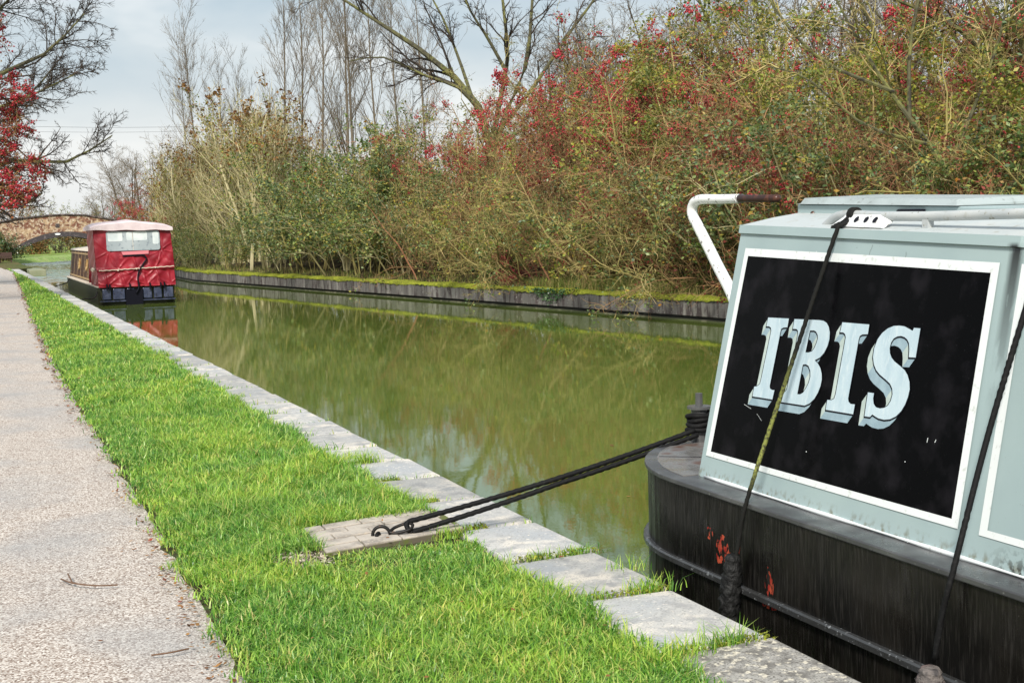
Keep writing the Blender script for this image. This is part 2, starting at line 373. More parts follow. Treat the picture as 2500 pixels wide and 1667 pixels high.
for y0, y1, dens, w0 in ((3.0, 5, 13500, .0052), (5, 7.5, 12500, .0056), (7.5, 12, 7800, .0072), (12, 20, 3800, .011), (20, 35, 1700, .019), (35, 72, 800, .034)):
    n = int((y1-y0)*1.45*dens); y = rng.uniform(y0, y1, n); x = rng.uniform(.75, 2.32, n)
    lo = np.interp(y, pr[:, 1], pr[:, 0]); e = wav(x*0+.3, y*4)*.05+.02*np.sin(y*23)+rng.normal(0, .035, n)+.012
    hi = 2.17+wav(x*0+.9, y*2.2)*.055+rng.normal(0, .016, n)
    keep = (x > lo+e+.0) & (x < hi)
    pad = (x > 1.44) & (y > 6.02+.05*rng.normal(size=n)*.5) & (y < 6.66+rng.normal(size=n)*.02) & (x > 1.47+rng.normal(size=n)*.02)
    bare = ((x-1.36)**2/.020+(y-6.02)**2/.035 < 1) & (rng.random(n) < .86)
    keep &= ~pad & ~bare
    x, y = x[keep], y[keep]; n = len(x)
    edge_f = np.clip((x-np.interp(y, pr[:, 1], pr[:, 0]))/.15, .6, 1)
    h = (.050+.020*wav(x*1.5, y*1.2)+.016*wav(x*5+3, y*6)+.022*np.abs(rng.normal(size=n))).clip(.02, .14)*edge_f*.86
    h *= np.where((y > 6.6) & (x > 1.2), 1.3, 1)*np.where(y > 35, 1.15, 1)
    h *= np.where((y > 5.65) & (y < 6.1) & (x > 1.4), .5, 1)
    w = w0*(.7+.6*rng.random(n)); lean = np.abs(rng.normal(.85, .42, n)).clip(.05, 1.5)
    emit(*blades(np.stack([x, y], 1), h, w, lean, rng))
# tufts in the joints of the stones and round the brick pad
for jy in joints:
    if jy < 2.5 or jy > 22: continue
    for (xa, xb, nn) in ((2.15, 2.34, 90), (2.34, 2.6, 34 if rng.random() < .7 else 6)):
        n = int(nn*(1 if jy < 9 else .6)*rng.uniform(.3, 1.3)); x = rng.uniform(xa, xb, n); y = jy+rng.normal(0, .014, n)
        emit(*blades(np.stack([x, y], 1), rng.uniform(.02, .085, n)*(1 if xa < 2.3 else .6), np.full(n, .0036 if jy < 9 else .007), np.abs(rng.normal(.8, .4, n)), rng))
for (cx, cy, sp, n, hh) in ((2.32, 8.38, .06, 260, .12), (2.26, 8.6, .05, 120, .09), (2.13, 6.18, .05, 160, .08), (2.5, 4.86, .06, 160, .09), (2.42, 4.1, .06, 170, .11), (2.2, 4.05, .07, 200, .1), (1.5, 6.68, .1, 160, .09), (1.9, 6.68, .12, 120, .07), (2.52, 5.57, .06, 130, .07), (2.35, 5.57, .05, 90, .06), (2.3, 3.43, .05, 140, .09), (2.58, 5.2, .05, 60, .09), (2.23, 17.2, .06, 130, .12)):
    xy = rng.normal(0, 1, (n, 2))*(sp, sp*.35)+(cx, cy)
    emit(*blades(xy, rng.uniform(.3, 1, n)*hh, np.full(n, .0042), np.abs(rng.normal(.7, .4, n)), rng))
o = link_mesh('grass', np_mesh('grass', np.concatenate(VV), np.concatenate(QQ), np.concatenate(TT)), mat_grass); tag(o, kind='stuff')
# grass and dead stalks on the far bank
mat_bankgrass = material('bank_grass_blade', (0, 0, 0), .6, .3, trans=.3, island=[(0, (.10, .16, .03)), (.4, (.22, .28, .06)), (.7, (.34, .30, .10)), (1, (.42, .30, .14))])
VV, QQ, TT, off = [], [], [], 0
for y0, y1, dens, hh in ((12, 20.5, 90, .18), (20.5, 23, 330, .22), (23, 28.3, 1000, .34), (28.3, 60, 110, .2)):
    n = int((y1-y0)*dens); y = rng.uniform(y0, y1, n); d = rng.uniform(.22, 1.25, n)
    xs = np.array([shore_r(q) for q in y])+d; z = bank_h(d)-.01
    emit(*blades(np.stack([xs, y, z], 1), rng.uniform(.3, 1, n)*hh, rng.uniform(.008, .016, n), np.abs(rng.normal(.6, .4, n)), rng))
tag(link_mesh('bank_grass', np_mesh('bank_grass', np.concatenate(VV), np.concatenate(QQ), np.concatenate(TT)), mat_bankgrass), kind='stuff')
# fallen leaves along the path edge
mat_fallen = material('fallen_leaf', (0, 0, 0), .7, .3, island=[(0, (.12, .045, .02)), (.4, (.22, .10, .03)), (.7, (.33, .17, .05)), (.9, (.07, .04, .02)), (1, (.28, .05, .03))])
def leaf_quads(c, size, rng, flat=.5):
    n = len(c); a = rng.normal(size=(n, 3)); a[:, 2] *= flat; a /= np.linalg.norm(a, axis=1)[:, None]
    nr = rng.normal(size=(n, 3))*.7*flat*2+np.array([0, 0, 1.]); b = np.cross(a, nr); b /= np.linalg.norm(b, axis=1)[:, None]+1e-9
    s = size[:, None]
    V = np.stack([c-a*s*.5, c+b*s*.3-a*s*.05, c+a*s*.5, c-b*s*.3-a*s*.05], 1).reshape(-1, 3); k = np.arange(n)*4
    return V, np.stack([k, k+1, k+2, k+3], 1)
n = 2600; y = 3+rng.random(n)**1.8*60; x = np.interp(y, pr[:, 1], pr[:, 0])+rng.normal(0, .04, n)-.055+.035*np.sin(y*9)*.6
x2 = np.r_[rng.uniform(-.6, 2.55, 50), rng.uniform(.95, 2.2, 200)]; y2 = 3.2+rng.random(250)**1.5*25
c = np.stack([np.r_[x, x2], np.r_[y, y2], np.full(n+250, .0)], 1); c[:n, 2] = -.022+np.abs(rng.normal(0, .008, n)); c[n:, 2] = np.where(x2 < path_r(9), -.012, np.where(x2 > 2.2, .018, rng.uniform(.03, .06, 250)))
V, Q = leaf_quads(c, np.r_[rng.uniform(.012, .045, n), rng.uniform(.015, .04, 250)]*np.clip(c[:, 1]/12, .75, 1.6), rng, .15)
tag(link_mesh('fallen_leaves', np_mesh('fallen_leaves', V, Q), mat_fallen), kind='stuff')
# moss in the joints near the boat
VM = []
for jy in joints:
    if not (2.5 < jy < 9): continue
    n = 240; x = rng.uniform(2.2, 2.61, n) if jy < 6 else rng.uniform(2.15, 2.35, n); VM.append(np.stack([x, jy+rng.normal(0, .02, n), rng.uniform(.0, .022, n)], 1))
c = np.concatenate(VM); V, Q = leaf_quads(c, rng.uniform(.008, .02, len(c)), rng, .8)
tag(link_mesh('moss', np_mesh('moss', V, Q), mat_moss), kind='stuff')
# two thin twigs on the path
mat_twig = material('dead_twig', (.13, .07, .04), .8)
for label, pts in (('thin bare forked twig on the gravel path, the one farther from the camera', [[(.33, 6.3, 0), (.37, 6.15, .012), (.46, 6.08, .006), (.55, 6.07, 0)], [(.37, 6.15, .01), (.36, 6.3, .02)]]),
                   ('short straight brown twig on the gravel path close to the grass edge', [[(.555, 4.98, 0), (.62, 4.96, .006), (.69, 4.99, .002)]])):
    t = MB()
    for q in pts: t.tube([(x, y, z-.012) for x, y, z in crom(q, 4)], .0035, 5)
    tag(t.build('twig', mat_twig, base=pts[0][0]), label, 'twig', 'twigs on the path')
# brick mooring pad
mat_paver = material('buff_paver', (.46, .41, .355), .85, .3, noises=((9, (.30, .265, .23), .45, .6), (60, (.50, .43, .35), .55, .68)), bumps=((80, .4, .006),), objrand=.0)
pad = thing('brick_pad', 'small pad of buff brick pavers set in the grass around the mooring ring', 'paving', (1.8, 6.35, 0))
q = MB(); ang = .10
def padpt(u, v): return (1.475+u*math.cos(ang)*1-v*math.sin(-.03), 6.06+u*.23+v*math.cos(ang))
cells = []
for r in range(5):
    y0 = r*.107
    xs = [0, .10, .30, .50, .70] if r % 2 == 0 else [0, .2, .4, .6, .72]
    if r == 0: xs = [0, .2, .4, .6, .74]
    for a, b in zip(xs, xs[1:]): cells.append((a+.004, b-.004, y0+.004, y0+.10))
for a, b, c0, d0 in cells:
    z = .030+random.uniform(-.004, .004); P2 = [padpt(a, c0), padpt(b, c0), padpt(b, d0), padpt(a, d0)]
    q.loft([[(x, y, -.06) for x, y in P2], [(x, y, z) for x, y in P2]])
q.build('paver', mat_paver, pad, bevel=.004)
q = MB(); q.prism([padpt(-.012, -.01), padpt(.75, -.01), padpt(.75, .54), padpt(-.012, .54)], -.08, .019)
q.build('mortar_bed', material('mossy_mortar', (.13, .11, .08), .95, .2, noises=((20, (.12, .14, .04), .45, .6),)), pad)
# sandy bare patch beside the pad
n = 900; c = np.stack([rng.normal(1.36, .06, n), rng.normal(6.02, .08, n), rng.uniform(.004, .02, n)], 1); V, Q = leaf_quads(c, rng.uniform(.01, .03, n), rng, .25)
tag(link_mesh('gravel', np_mesh('gravel', V, Q), material('loose_grit', (0, 0, 0), .9, island=[(0, (.12, .09, .06)), (.5, (.35, .29, .22)), (1, (.5, .44, .36))])), kind='stuff')

# ------------------------------------------------------------------ the grey and black narrowboat
def paint_streaks(nt, geo, c, tex, p):
    # rust and moss creeping up from the gunwale, dark run under the end of the roof lip
    sep = N(nt, 'ShaderNodeSeparateXYZ'); nt.links.new(geo.outputs['Position'], sep.inputs[0])
    def rng_(sock, a, b):
        r = N(nt, 'ShaderNodeMapRange'); r.inputs[1].default_value = a; r.inputs[2].default_value = b; nt.links.new(sock, r.inputs[0]); return r.outputs[0]
    def mth(op, a, b):
        n = N(nt, 'ShaderNodeMath', operation=op)
        for i, v in ((0, a), (1, b)):
            if isinstance(v, (int, float)): n.inputs[i].default_value = v
            else: nt.links.new(v, n.inputs[i])
        return n.outputs[0]
    low = rng_(sep.outputs[2], .405, .352); f = mth('MULTIPLY', low, rng_(tex(38, (1, 1, .8), 6), .50, .66))
    c = mix(nt, f, c, (.13, .11, .05))
    d = mth('ABSOLUTE', mth('SUBTRACT', sep.outputs[1], 3.562), 0); run = mth('MULTIPLY', rng_(d, .040, .012), rng_(sep.outputs[2], .8, 1.36))
    f2 = mth('MULTIPLY', mth('MULTIPLY', run, rng_(sep.outputs[2], 1.395, 1.38)), rng_(tex(26, (1, 1, .25), 6), .34, .50)); c = mix(nt, f2, c, (.02, .022, .02))
    f3 = mth('MULTIPLY', rng_(mth('ABSOLUTE', mth('SUBTRACT', sep.outputs[1], 3.33), 0), .16, .02), mth('MULTIPLY', rng_(sep.outputs[2], .44, .36), rng_(tex(45), .44, .56)))
    c = mix(nt, f3, c, (.03, .028, .02))
    return c
mat_grey = material('grey_boat_paint', (.33, .42, .425), .34, .5, noises=((3, (.30, .385, .395), .4, .7), (1.2, (.35, .44, .435), .5, .7), (150, (.22, .24, .23), .70, .76)), custom=paint_streaks, bumps=((4, .04, .02), (60, .03, .002)), rnoise=(3, .28, .42))
mat_roof = material('lit_roof_grey', (.45, .485, .485), .5, .5, noises=((5, (.50, .52, .51), .5, .66), (24, (.36, .36, .32), .6, .72)))  # cabin grey lightened: the light on the roof is put into the colour
mat_white = material('white_line_paint', (.74, .77, .77), .4, .5, noises=((40, (.58, .60, .58), .60, .70),))
mat_black = material('black_panel_paint', (.002, .002, .0024), .24, .03, noises=((160, (.03, .03, .035), .70, .76), (7, (.010, .009, .011), .5, .7)), bumps=((7, .05, .006, (1, 1, .2)), (90, .04, .0015)), rnoise=(5, .2, .34))
mat_letter = material('pale_blue_letter_paint', (.50, .61, .67), .42, .5, noises=((14, (.41, .53, .60), .42, .66, (1, 1.2, .35)), (60, (.58, .67, .71), .55, .72, (1, 1, .2))))
mat_shade_d = material('slate_blue_letter_shade', (.25, .35, .41), .45, noises=((16, (.32, .43, .49), .42, .62),))
mat_shade_l = material('sage_grey_letter_shade', (.42, .50, .47), .45, noises=((16, (.50, .58, .55), .45, .6),))
mat_ink = material('black_outline_paint', (.006, .006, .011), .45, .12)
def hull_paint(nt, geo, c, tex, p):
    v = N(nt, 'ShaderNodeTexVoronoi'); v.inputs['Scale'].default_value = 1
    def mask(y, z, ry, rz):
        sub = N(nt, 'ShaderNodeVectorMath', operation='SUBTRACT'); sub.inputs[1].default_value = (0, y, z); nt.links.new(geo.outputs['Position'], sub.inputs[0])
        mu = N(nt, 'ShaderNodeVectorMath', operation='MULTIPLY'); mu.inputs[1].default_value = (0, 1/ry, 1/rz); nt.links.new(sub.outputs[0], mu.inputs[0])
        ln = N(nt, 'ShaderNodeVectorMath', operation='LENGTH'); nt.links.new(mu.outputs[0], ln.inputs[0])
        mr = N(nt, 'ShaderNodeMapRange'); mr.inputs[1].default_value = 1; mr.inputs[2].default_value = .55; nt.links.new(ln.outputs['Value'], mr.inputs[0]); return mr.outputs[0]
    sc = ramp(nt, tex(55, (1, 1, .5), 5), [(.50, (0, 0, 0)), (.54, (1, 1, 1))])
    for (y, z, ry, rz) in ((4.93, .10, .06, .085), (4.87, .05, .03, .07), (4.57, .055, .036, .075), (5.04, .16, .035, .03), (4.80, .13, .02, .03), (4.58, -.035, .07, .02), (4.83, .02, .02, .04)):
        f = mix(nt, sc, (0, 0, 0), mask(y, z, ry, rz)); 
        bw = N(nt, 'ShaderNodeRGBToBW'); nt.links.new(f, bw.inputs[0])
        st = N(nt, 'ShaderNodeMath', operation='GREATER_THAN'); st.inputs[1].default_value = .22; nt.links.new(bw.outputs[0], st.inputs[0])
        c = mix(nt, st.outputs[0], c, mix(nt, ramp(nt, tex(30), [(.4, (0, 0, 0)), (.6, (1, 1, 1))]), (.26, .022, .018), (.40, .07, .035)))
    return c
mat_hull = material('black_hull_blacking', (.0045, .004, .0036), .30, .17, custom=hull_paint, noises=((3, (.014, .012, .010), .45, .65), (120, (.022, .020, .018), .50, .66, (1, 1, .07)), (130, (.10, .09, .08), .72, .78)),  # fine upright streaks put the sheen of the rippled blacking into the colour
    bumps=((17, .42, .02, (1, 1, .08)), (55, .25, .008, (1, 1, .12)), (3.2, .25, .03)), rnoise=(4, .22, .48))
mat_gun = material('dark_grey_gunwale_paint', (.05, .05, .054), .30, .5, noises=((5, (.085, .086, .088), .45, .62), (50, (.16, .16, .155), .66, .74)), bumps=((30, .12, .006),), rnoise=(6, .22, .45))
mat_deck = material('worn_deck_paint', (.16, .155, .15), .25, .5, noises=((5, (.17, .16, .155), .45, .6), (9, (.10, .05, .035), .56, .68)), bumps=((40, .2, .005),), rnoise=(9, .12, .45))
mat_rail = material('chalky_white_rail_paint', (.40, .425, .43), .35, .5, noises=((30, (.33, .33, .29), .56, .66), (9, (.50, .51, .5), .45, .7), (60, (.12, .10, .05), .66, .72)))
mat_tiller = material('chipped_white_tiller_paint', (.78, .79, .78), .35, .5, noises=((34, (.25, .24, .23), .60, .66), (6, (.36, .12, .04), .66, .71)))
mat_grip = material('dark_varnished_wood', (.028, .012, .010), .28, .5, noises=((20, (.10, .035, .02), .5, .7, (.3, 1, 1)),))
mat_rope = material('black_rope', (.006, .006, .0065), .7, .2, noises=((60, (.016, .016, .016), .55, .75),), bumps=((220, .3, .003),))

ibis = thing('narrowboat', 'grey and black narrowboat lettered IBIS on a black panel, moored at the near bank', 'boat', (3.95, 5.3, WZ))
BX, HW, YS = 3.95, 1.05, 5.35
def plan(hw, ystern, off=0, bow=-9.0, n=28):
    a = [(BX-hw, bow+3)]
    for i in range(n+1):
        t = math.pi*i/n; a.append((BX-hw*math.cos(t), ystern+hw*math.sin(t)))
    a.append((BX+hw, bow+3))
    for i in range(1, 9):
        t = i/8; a.append((BX+hw*(1-t**1.7), bow+3-3.2*t))
    for i in range(7, 0, -1):
        t = i/8; a.append((BX-hw*(1-t**1.7), bow+3-3.2*t))
    return a
def dense(pl, step=.25):
    o = []
    for (xa, ya), (xb, yb) in zip(pl, pl[1:]+pl[:1]):
        k = max(1, int(math.hypot(xb-xa, yb-ya)/step)); o += [(xa+(xb-xa)*i/k, ya+(yb-ya)*i/k) for i in range(k)]
    return o
hp = dense(plan(HW, YS))
mb = MB()
zs = [-.95, -.6, -.3, -.055, .02, .18, .325]
secs = []
for z in zs:
    secs.append([(x+.004*math.sin(y*2.3+z*5), y, z) for x, y in hp])
mb.loft(secs); hull = mb.build('hull', mat_hull, ibis, smooth=False)
mb = MB(); wide = [(BX+(x-BX)*(1+.016/HW), YS+(y-YS)*(1+.016/HW) if y > YS else y) for x, y in hp]; wide2 = [(BX+(x-BX)*(1+.024/HW), YS+(y-YS)*(1+.024/HW) if y > YS else y) for x, y in hp]
mb.loft([[(x, y, -.032) for x, y in wide], [(x, y, -.028) for x, y in wide2], [(x, y, -.008) for x, y in wide2], [(x, y, -.002) for x, y in wide]])
mb.build('rubbing_strake', material('worn_strake', (.03, .03, .03), .25, .6, noises=((7, (.04, .041, .043), .45, .65), (60, (.24, .25, .26), .62, .70)), rnoise=(9, .2, .45)), hull)
mb = MB(); wide = [(BX+(x-BX)*(1+.012/HW), YS+(y-YS)*(1+.012/HW) if y > YS else y) for x, y in hp]
mb.loft([[(x, y, .327) for x, y in wide], [(x, y, .35) for x, y in wide]])
mb.build('gunwale', mat_gun, ibis, bevel=.005)
# stern deck inside the rim
mb = MB()
def half(rx, ry, y0, n=24): return [(BX-rx*math.cos(math.pi*i/n), y0+ry*math.sin(math.pi*i/n)) for i in range(n+1)]
mb.prism(half(1.0, 1.0, 5.352), .345, .354); deck = mb.build('stern_deck', mat_deck, ibis)
mb = MB(); mb.prism(half(.80, .72, 5.355), .35, .372); mb.build('deck_hatch', material('red_brown_deck', (.17, .155, .15), .4, .5, noises=((7, (.13, .05, .04), .52, .64), (14, (.26, .25, .24), .5, .62)), bumps=((30, .2, .006),), rnoise=(8, .25, .6)), deck, bevel=.006)
mb = MB()
for i in (4, 8, 12, 16, 20):
    t = math.pi*i/24; c0, s0 = math.cos(t), math.sin(t); nx, ny = s0*.003, c0*.003
    mb.prism([(BX-.80*c0-nx, 5.36+.73*s0-ny), (BX-.99*c0-nx, 5.352+.99*s0-ny), (BX-.99*c0+nx, 5.352+.99*s0+ny), (BX-.80*c0+nx, 5.36+.73*s0+ny)], .353, .356)
mb.build('deck_seam', mat_ink, deck)
# cabin
def zroof(y): return 1.36+.0305*max(0, y-2.07)
T = .2
def side(y, z, off=0):
    k = 1/math.sqrt(1+T*T); return (3.02+T*(z-.35)-off*k, y, z+off*T*k)
def section(y, ztop=None, zb=.349, ins=0):
    zt = zroof(y); xl = 3.02+T*(zt-.35)+ins; hw = BX-xl; s = [(3.02+ins, y, zb), (xl, y, zt)]
    for i in range(1, 8):
        t = i/8; s.append((xl+2*hw*t, y, zt+.07*math.sin(math.pi*t)))
    s += [(BX+hw, y, zt), (BX*2-3.02-ins, y, zb)]; return s
mb = MB(); ysec = [-6.2, -3, 0, 1.5, 2.07, 3, 4, 5.30]
mb.loft([section(y if y < 5.2 else y) for y in ysec])
# rake of the after bulkhead
mb.v = [(x, y-(z-.35)*.035+.037 if y > 5.2 else y, z) for x, y, z in mb.v]
cabin = mb.build('cabin', mat_grey, ibis)
mb = MB(); secs = []
for y in [-6.22, -3, 0, 1.5, 2.07, 3, 4, 5.315]:
    s = section(y)[1:-1]; up = [(x, yy, z+.010) for x, yy, z in s]; up[0] = (s[0][0]-.006, y, s[0][2]+.004); up[-1] = (s[-1][0]+.006, y, s[-1][2]+.004)
    lo = [(x, yy, z+.002) for x, yy, z in s]; secs.append(up+lo[::-1])
mb.loft(secs); mb.build('roof', mat_roof, ibis)
# lip that runs along the top of the cabin side and stops at the panel end
mb = MB(); secs = []
for y in (3.52, 3.54, 4.2, 5.30):
    zt = zroof(y); o_ = .012 if y > 3.53 else .004
    secs.append([side(y, zt-.032, .0005), side(y, zt-.030, o_), side(y, zt+.006, o_), side(y, zt+.006, .0005)])
mb.loft(secs); mb.build('roof_lip', mat_grey, cabin)
mb = MB(); mb.tube([side(y, .356, .004) for y in np.arange(-6, 5.3, .12)], [.007+.003*math.sin(y*9) for y in np.arange(-6, 5.3, .12)], 6)
mb.build('sealant_bead', mat_white, cabin, smooth=True)
def pz(y, top): return (1.324+(y-3.626)*.0236) if top else (.443+(y-3.63)*.0018)
def ring(mb, y0, y1, w, off, zt=None):
    o_ = [(y0, pz(y0, 0)), (y1, pz(y1, 0)), (y1-.06*(y1 > 5), pz(y1, 1)), (y0, pz(y0, 1))]
    i_ = [(y0+w, pz(y0, 0)+w*.75), (y1-w, pz(y1, 0)+w*.62), (y1-w-.055*(y1 > 5), pz(y1, 1)-w*.95), (y0+w, pz(y0, 1)-w*.95)]
    for k in range(4):
        k2 = (k+1) % 4; mb.poly([side(*o_[k], off), side(*o_[k2], off), side(*i_[k2], off), side(*i_[k], off)])
    return i_
mb = MB(); tmp = MB(); inn = ring(tmp, 3.628, 5.295, .036, .004)
mb.poly([side(y, z, .002) for y, z in [(3.655, pz(3.6, 0)+.018), (5.27, pz(5.2, 0)+.014), (5.212, pz(5.2, 1)-.02), (3.655, pz(3.6, 1)-.02)]])
panel = mb.build('name_panel', mat_black, ibis)
tmp.build('panel_border', mat_white, panel)
mb = MB(); ring(mb, .55, 3.527, .036, .003); mb.build('panel_line', mat_white, cabin)
mb = MB(); ring(mb, -2.9, .25, .036, .003); mb.build('panel_line', mat_white, cabin)
GL = {'I1': [(4.966, 1.073), (4.811, 1.077), (4.812, 1.041), (4.841, 1.038), (4.855, 1.032), (4.857, 1.019), (4.874, 0.794), (4.868, 0.784), (4.852, 0.78), (4.834, 0.781), (4.839, 0.742), (4.991, 0.739), (4.99, 0.78), (4.969, 0.784), (4.95, 0.795), (4.946, 0.811), (4.927, 1.02), (4.933, 1.032), (4.947, 1.037), (4.969, 1.036)], 'B': [(4.77, 1.077), (4.597, 1.082), (4.567, 1.081), (4.544, 1.074), (4.526, 1.06), (4.513, 1.038), (4.509, 1.012), (4.514, 0.986), (4.529, 0.959), (4.552, 0.938), (4.584, 0.924), (4.56, 0.914), (4.539, 0.898), (4.524, 0.877), (4.517, 0.855), (4.519, 0.829), (4.529, 0.802), (4.546, 0.777), (4.573, 0.755), (4.605, 0.743), (4.778, 0.739), (4.777, 0.775), (4.759, 0.78), (4.746, 0.79), (4.743, 0.805), (4.728, 1.02), (4.733, 1.033), (4.745, 1.038), (4.77, 1.037)], 'B1': [(4.648, 1.038), (4.621, 1.04), (4.605, 1.036), (4.591, 1.024), (4.586, 1.01), (4.59, 0.992), (4.599, 0.972), (4.613, 0.957), (4.634, 0.951), (4.656, 0.95)], 'B2': [(4.66, 0.901), (4.639, 0.904), (4.62, 0.899), (4.603, 0.881), (4.596, 0.859), (4.6, 0.835), (4.613, 0.811), (4.628, 0.792), (4.647, 0.783), (4.667, 0.782)], 'I2': [(4.442, 1.082), (4.272, 1.083), (4.272, 1.047), (4.305, 1.044), (4.319, 1.037), (4.322, 1.024), (4.33, 0.8), (4.324, 0.789), (4.31, 0.782), (4.283, 0.783), (4.284, 0.746), (4.46, 0.743), (4.46, 0.781), (4.434, 0.783), (4.417, 0.79), (4.412, 0.808), (4.405, 1.027), (4.413, 1.039), (4.426, 1.044), (4.446, 1.043)], 'S': [(4.011, 1.086), (3.976, 1.086), (3.977, 0.983), (4.014, 0.981), (4.019, 1.011), (4.026, 1.031), (4.039, 1.043), (4.055, 1.05), (4.077, 1.053), (4.097, 1.05), (4.116, 1.041), (4.127, 1.025), (4.13, 1.005), (4.124, 0.987), (4.111, 0.972), (4.091, 0.96), (4.054, 0.946), (4.026, 0.934), (4.006, 0.918), (3.99, 0.896), (3.982, 0.87), (3.985, 0.842), (3.994, 0.815), (4.01, 0.789), (4.034, 0.768), (4.064, 0.754), (4.097, 0.748), (4.131, 0.749), (4.152, 0.754), (4.17, 0.759), (4.181, 0.748), (4.214, 0.747), (4.216, 0.835), (4.18, 0.836), (4.18, 0.816), (4.172, 0.798), (4.156, 0.787), (4.132, 0.785), (4.107, 0.79), (4.089, 0.8), (4.076, 0.819), (4.072, 0.843), (4.079, 0.863), (4.096, 0.879), (4.124, 0.891), (4.163, 0.906), (4.188, 0.92), (4.207, 0.94), (4.219, 0.966), (4.22, 0.999), (4.208, 1.032), (4.188, 1.056), (4.159, 1.075), (4.127, 1.086), (4.094, 1.089), (4.065, 1.088), (4.038, 1.081), (4.016, 1.075)]}

def fill2d(polys):
    """triangulate outline with holes in (y, z)"""
    bm = bmesh.new()
    for pl in polys:
        vs = [bm.verts.new((0, y, z)) for y, z in pl]
        for a, b in zip(vs, vs[1:]+vs[:1]): bm.edges.new((a, b))
    bmesh.ops.triangle_fill(bm, use_beauty=True, use_dissolve=False, edges=bm.edges[:])
    bm.verts.index_update(); v = [(x.co.y, x.co.z) for x in bm.verts]; f = [tuple(q.index for q in t.verts) for t in bm.faces]; bm.free(); return v, f
def area(p): return sum(a[0]*b[1]-b[0]*a[1] for a, b in zip(p, p[1:]+p[:1]))/2
def round_(pl, n=3, keep=.5):
    return pl
OFFS = (.030, -.037)
def shade_quads(mbd, mbl, pl, hole):
    ccw = area(pl) > 0
    for a, b in zip(pl, pl[1:]+pl[:1]):
        ex, ez = b[0]-a[0], b[1]-a[1]; ny, nz_ = (ez, -ex) if ccw else (-ez, ex)
        if hole: ny, nz_ = -ny, -nz_
        if ny*OFFS[0]+nz_*OFFS[1] <= 1e-6: continue
        tgt = mbd if -nz_ > ny*.75 else mbl
        tgt.poly([side(a[0], a[1], .0036), side(b[0], b[1], .0036), side(b[0]+OFFS[0], b[1]+OFFS[1], .0033), side(a[0]+OFFS[0], a[1]+OFFS[1], .0033)])
def grow_poly(pl, d, hole):
    ccw = area(pl) > 0; o = []; n = len(pl)
    for i in range(n):
        p, q, r = Vector(pl[i-1]), Vector(pl[i]), Vector(pl[(i+1) % n])
        e1, e2 = (q-p).normalized(), (r-q).normalized(); n1, n2 = Vector((e1.y, -e1.x)), Vector((e2.y, -e2.x))
        if not ccw: n1, n2 = -n1, -n2
        b = (n1+n2); b = b/max(.5, b.length_squared)*2*d*.5*2
        if hole: b = -b
        o.append((q.x+b.x, q.y+b.y))
    return o
for key, holes in (('I1', ()), ('B', ('B1', 'B2')), ('I2', ()), ('S', ())):
    P0 = GL[key]; H = [GL[h] for h in holes]; faces, ink, sd, sl = MB(), MB(), MB(), MB()
    v, f = fill2d([P0]+H); faces.add([side(y, z, .0052) for y, z in v], f)
    v, f = fill2d([grow_poly(P0, .0045, False)]+[grow_poly(h, .0045, True) for h in H]); ink.add([side(y+.0012, z-.002, .0044) for y, z in v], f)
    shade_quads(sd, sl, P0, False)
    for h in H: shade_quads(sd, sl, h, True)
    allm = MB(); idx = []
    for k, q in enumerate((faces, ink, sd, sl)): allm.add(q.v, q.f); idx += [k]*len(q.f)
    o = allm.build('letter', mat_letter, panel)
    for mt in (mat_ink, mat_shade_d, mat_shade_l): o.data.materials.append(mt)
    o.data.polygons.foreach_set('material_index', idx)
# small scratches on the panel
mb = MB()
for (y, z, l, w, a) in ((4.70, 1.325, .03, .004, 1.4), (3.85, .70, .016, .003, 1.5), (3.81, .705, .012, .003, 1.2), (5.05, .70, .06, .0015, -.2), (4.94, .672, .05, .001, -.5), (4.1, .93, .006, .004, .3), (4.55, .57, .005, .004, .2), (3.95, .62, .004, .004, .2)):
    dy, dz = -l*math.cos(a), l*math.sin(a); mb.poly([side(y, z, .003), side(y+dy, z+dz, .003), side(y+dy-w*math.sin(a), z+dz-w*math.cos(a), .003), side(y-w*math.sin(a), z-w*math.cos(a), .003)])
mb.build('paint_chip', mat_white, panel)
mb = MB()
for y0, z0, l, sl in ((4.335, 1.435-.02, .07, .012), (4.13, 1.40-.01, .07, -.004)):
    for k in range(6):
        a, b = k/6, (k+1)/6; ya, yb = y0+sl*a*2+.002*math.sin(k*4), y0+sl*b*2+.002*math.sin(k*4+4)
        mb.poly([side(ya, z0-.034-l*a, .0008), side(yb, z0-.034-l*b, .0008), side(yb-.0022, z0-.034-l*b, .0008), side(ya-.0022, z0-.034-l*a, .0008)])
mb.build('paint_crack', material('crack_grime', (.12, .14, .14), .8), cabin)
# handrail
mb = MB(); zr = lambda y: 1.488+.012*max(0, y-4.2)/.5
rp = crom([(3.335, 4.83, 1.43), (3.33, 4.775, 1.462), (3.325, 4.70, 1.492), (3.32, 4.62, 1.500)], 6)+[(3.32, y, zr(y)-.0+.005*math.sin(y)) for y in (4.4, 4.13, 3.6, 2.5, 1, -1, -5.5)]
mb.tube(rp, .0185, 12); rail = mb.build('handrail', mat_rail, ibis, smooth=True)
mb = MB()
for y in (4.13, 2.9, 1.6, .2, -1.2, -3, -5): mb.box(3.306, 3.334, y-.016, y+.016, zroof(y)-.005, zr(y)-.012)
mb.build('stanchion', mat_rail, rail)
mb = MB(); mb.tube([(2*BX-p[0], p[1], p[2]) for p in rp], .0185, 10); mb.build('handrail', mat_rail, ibis, smooth=True)
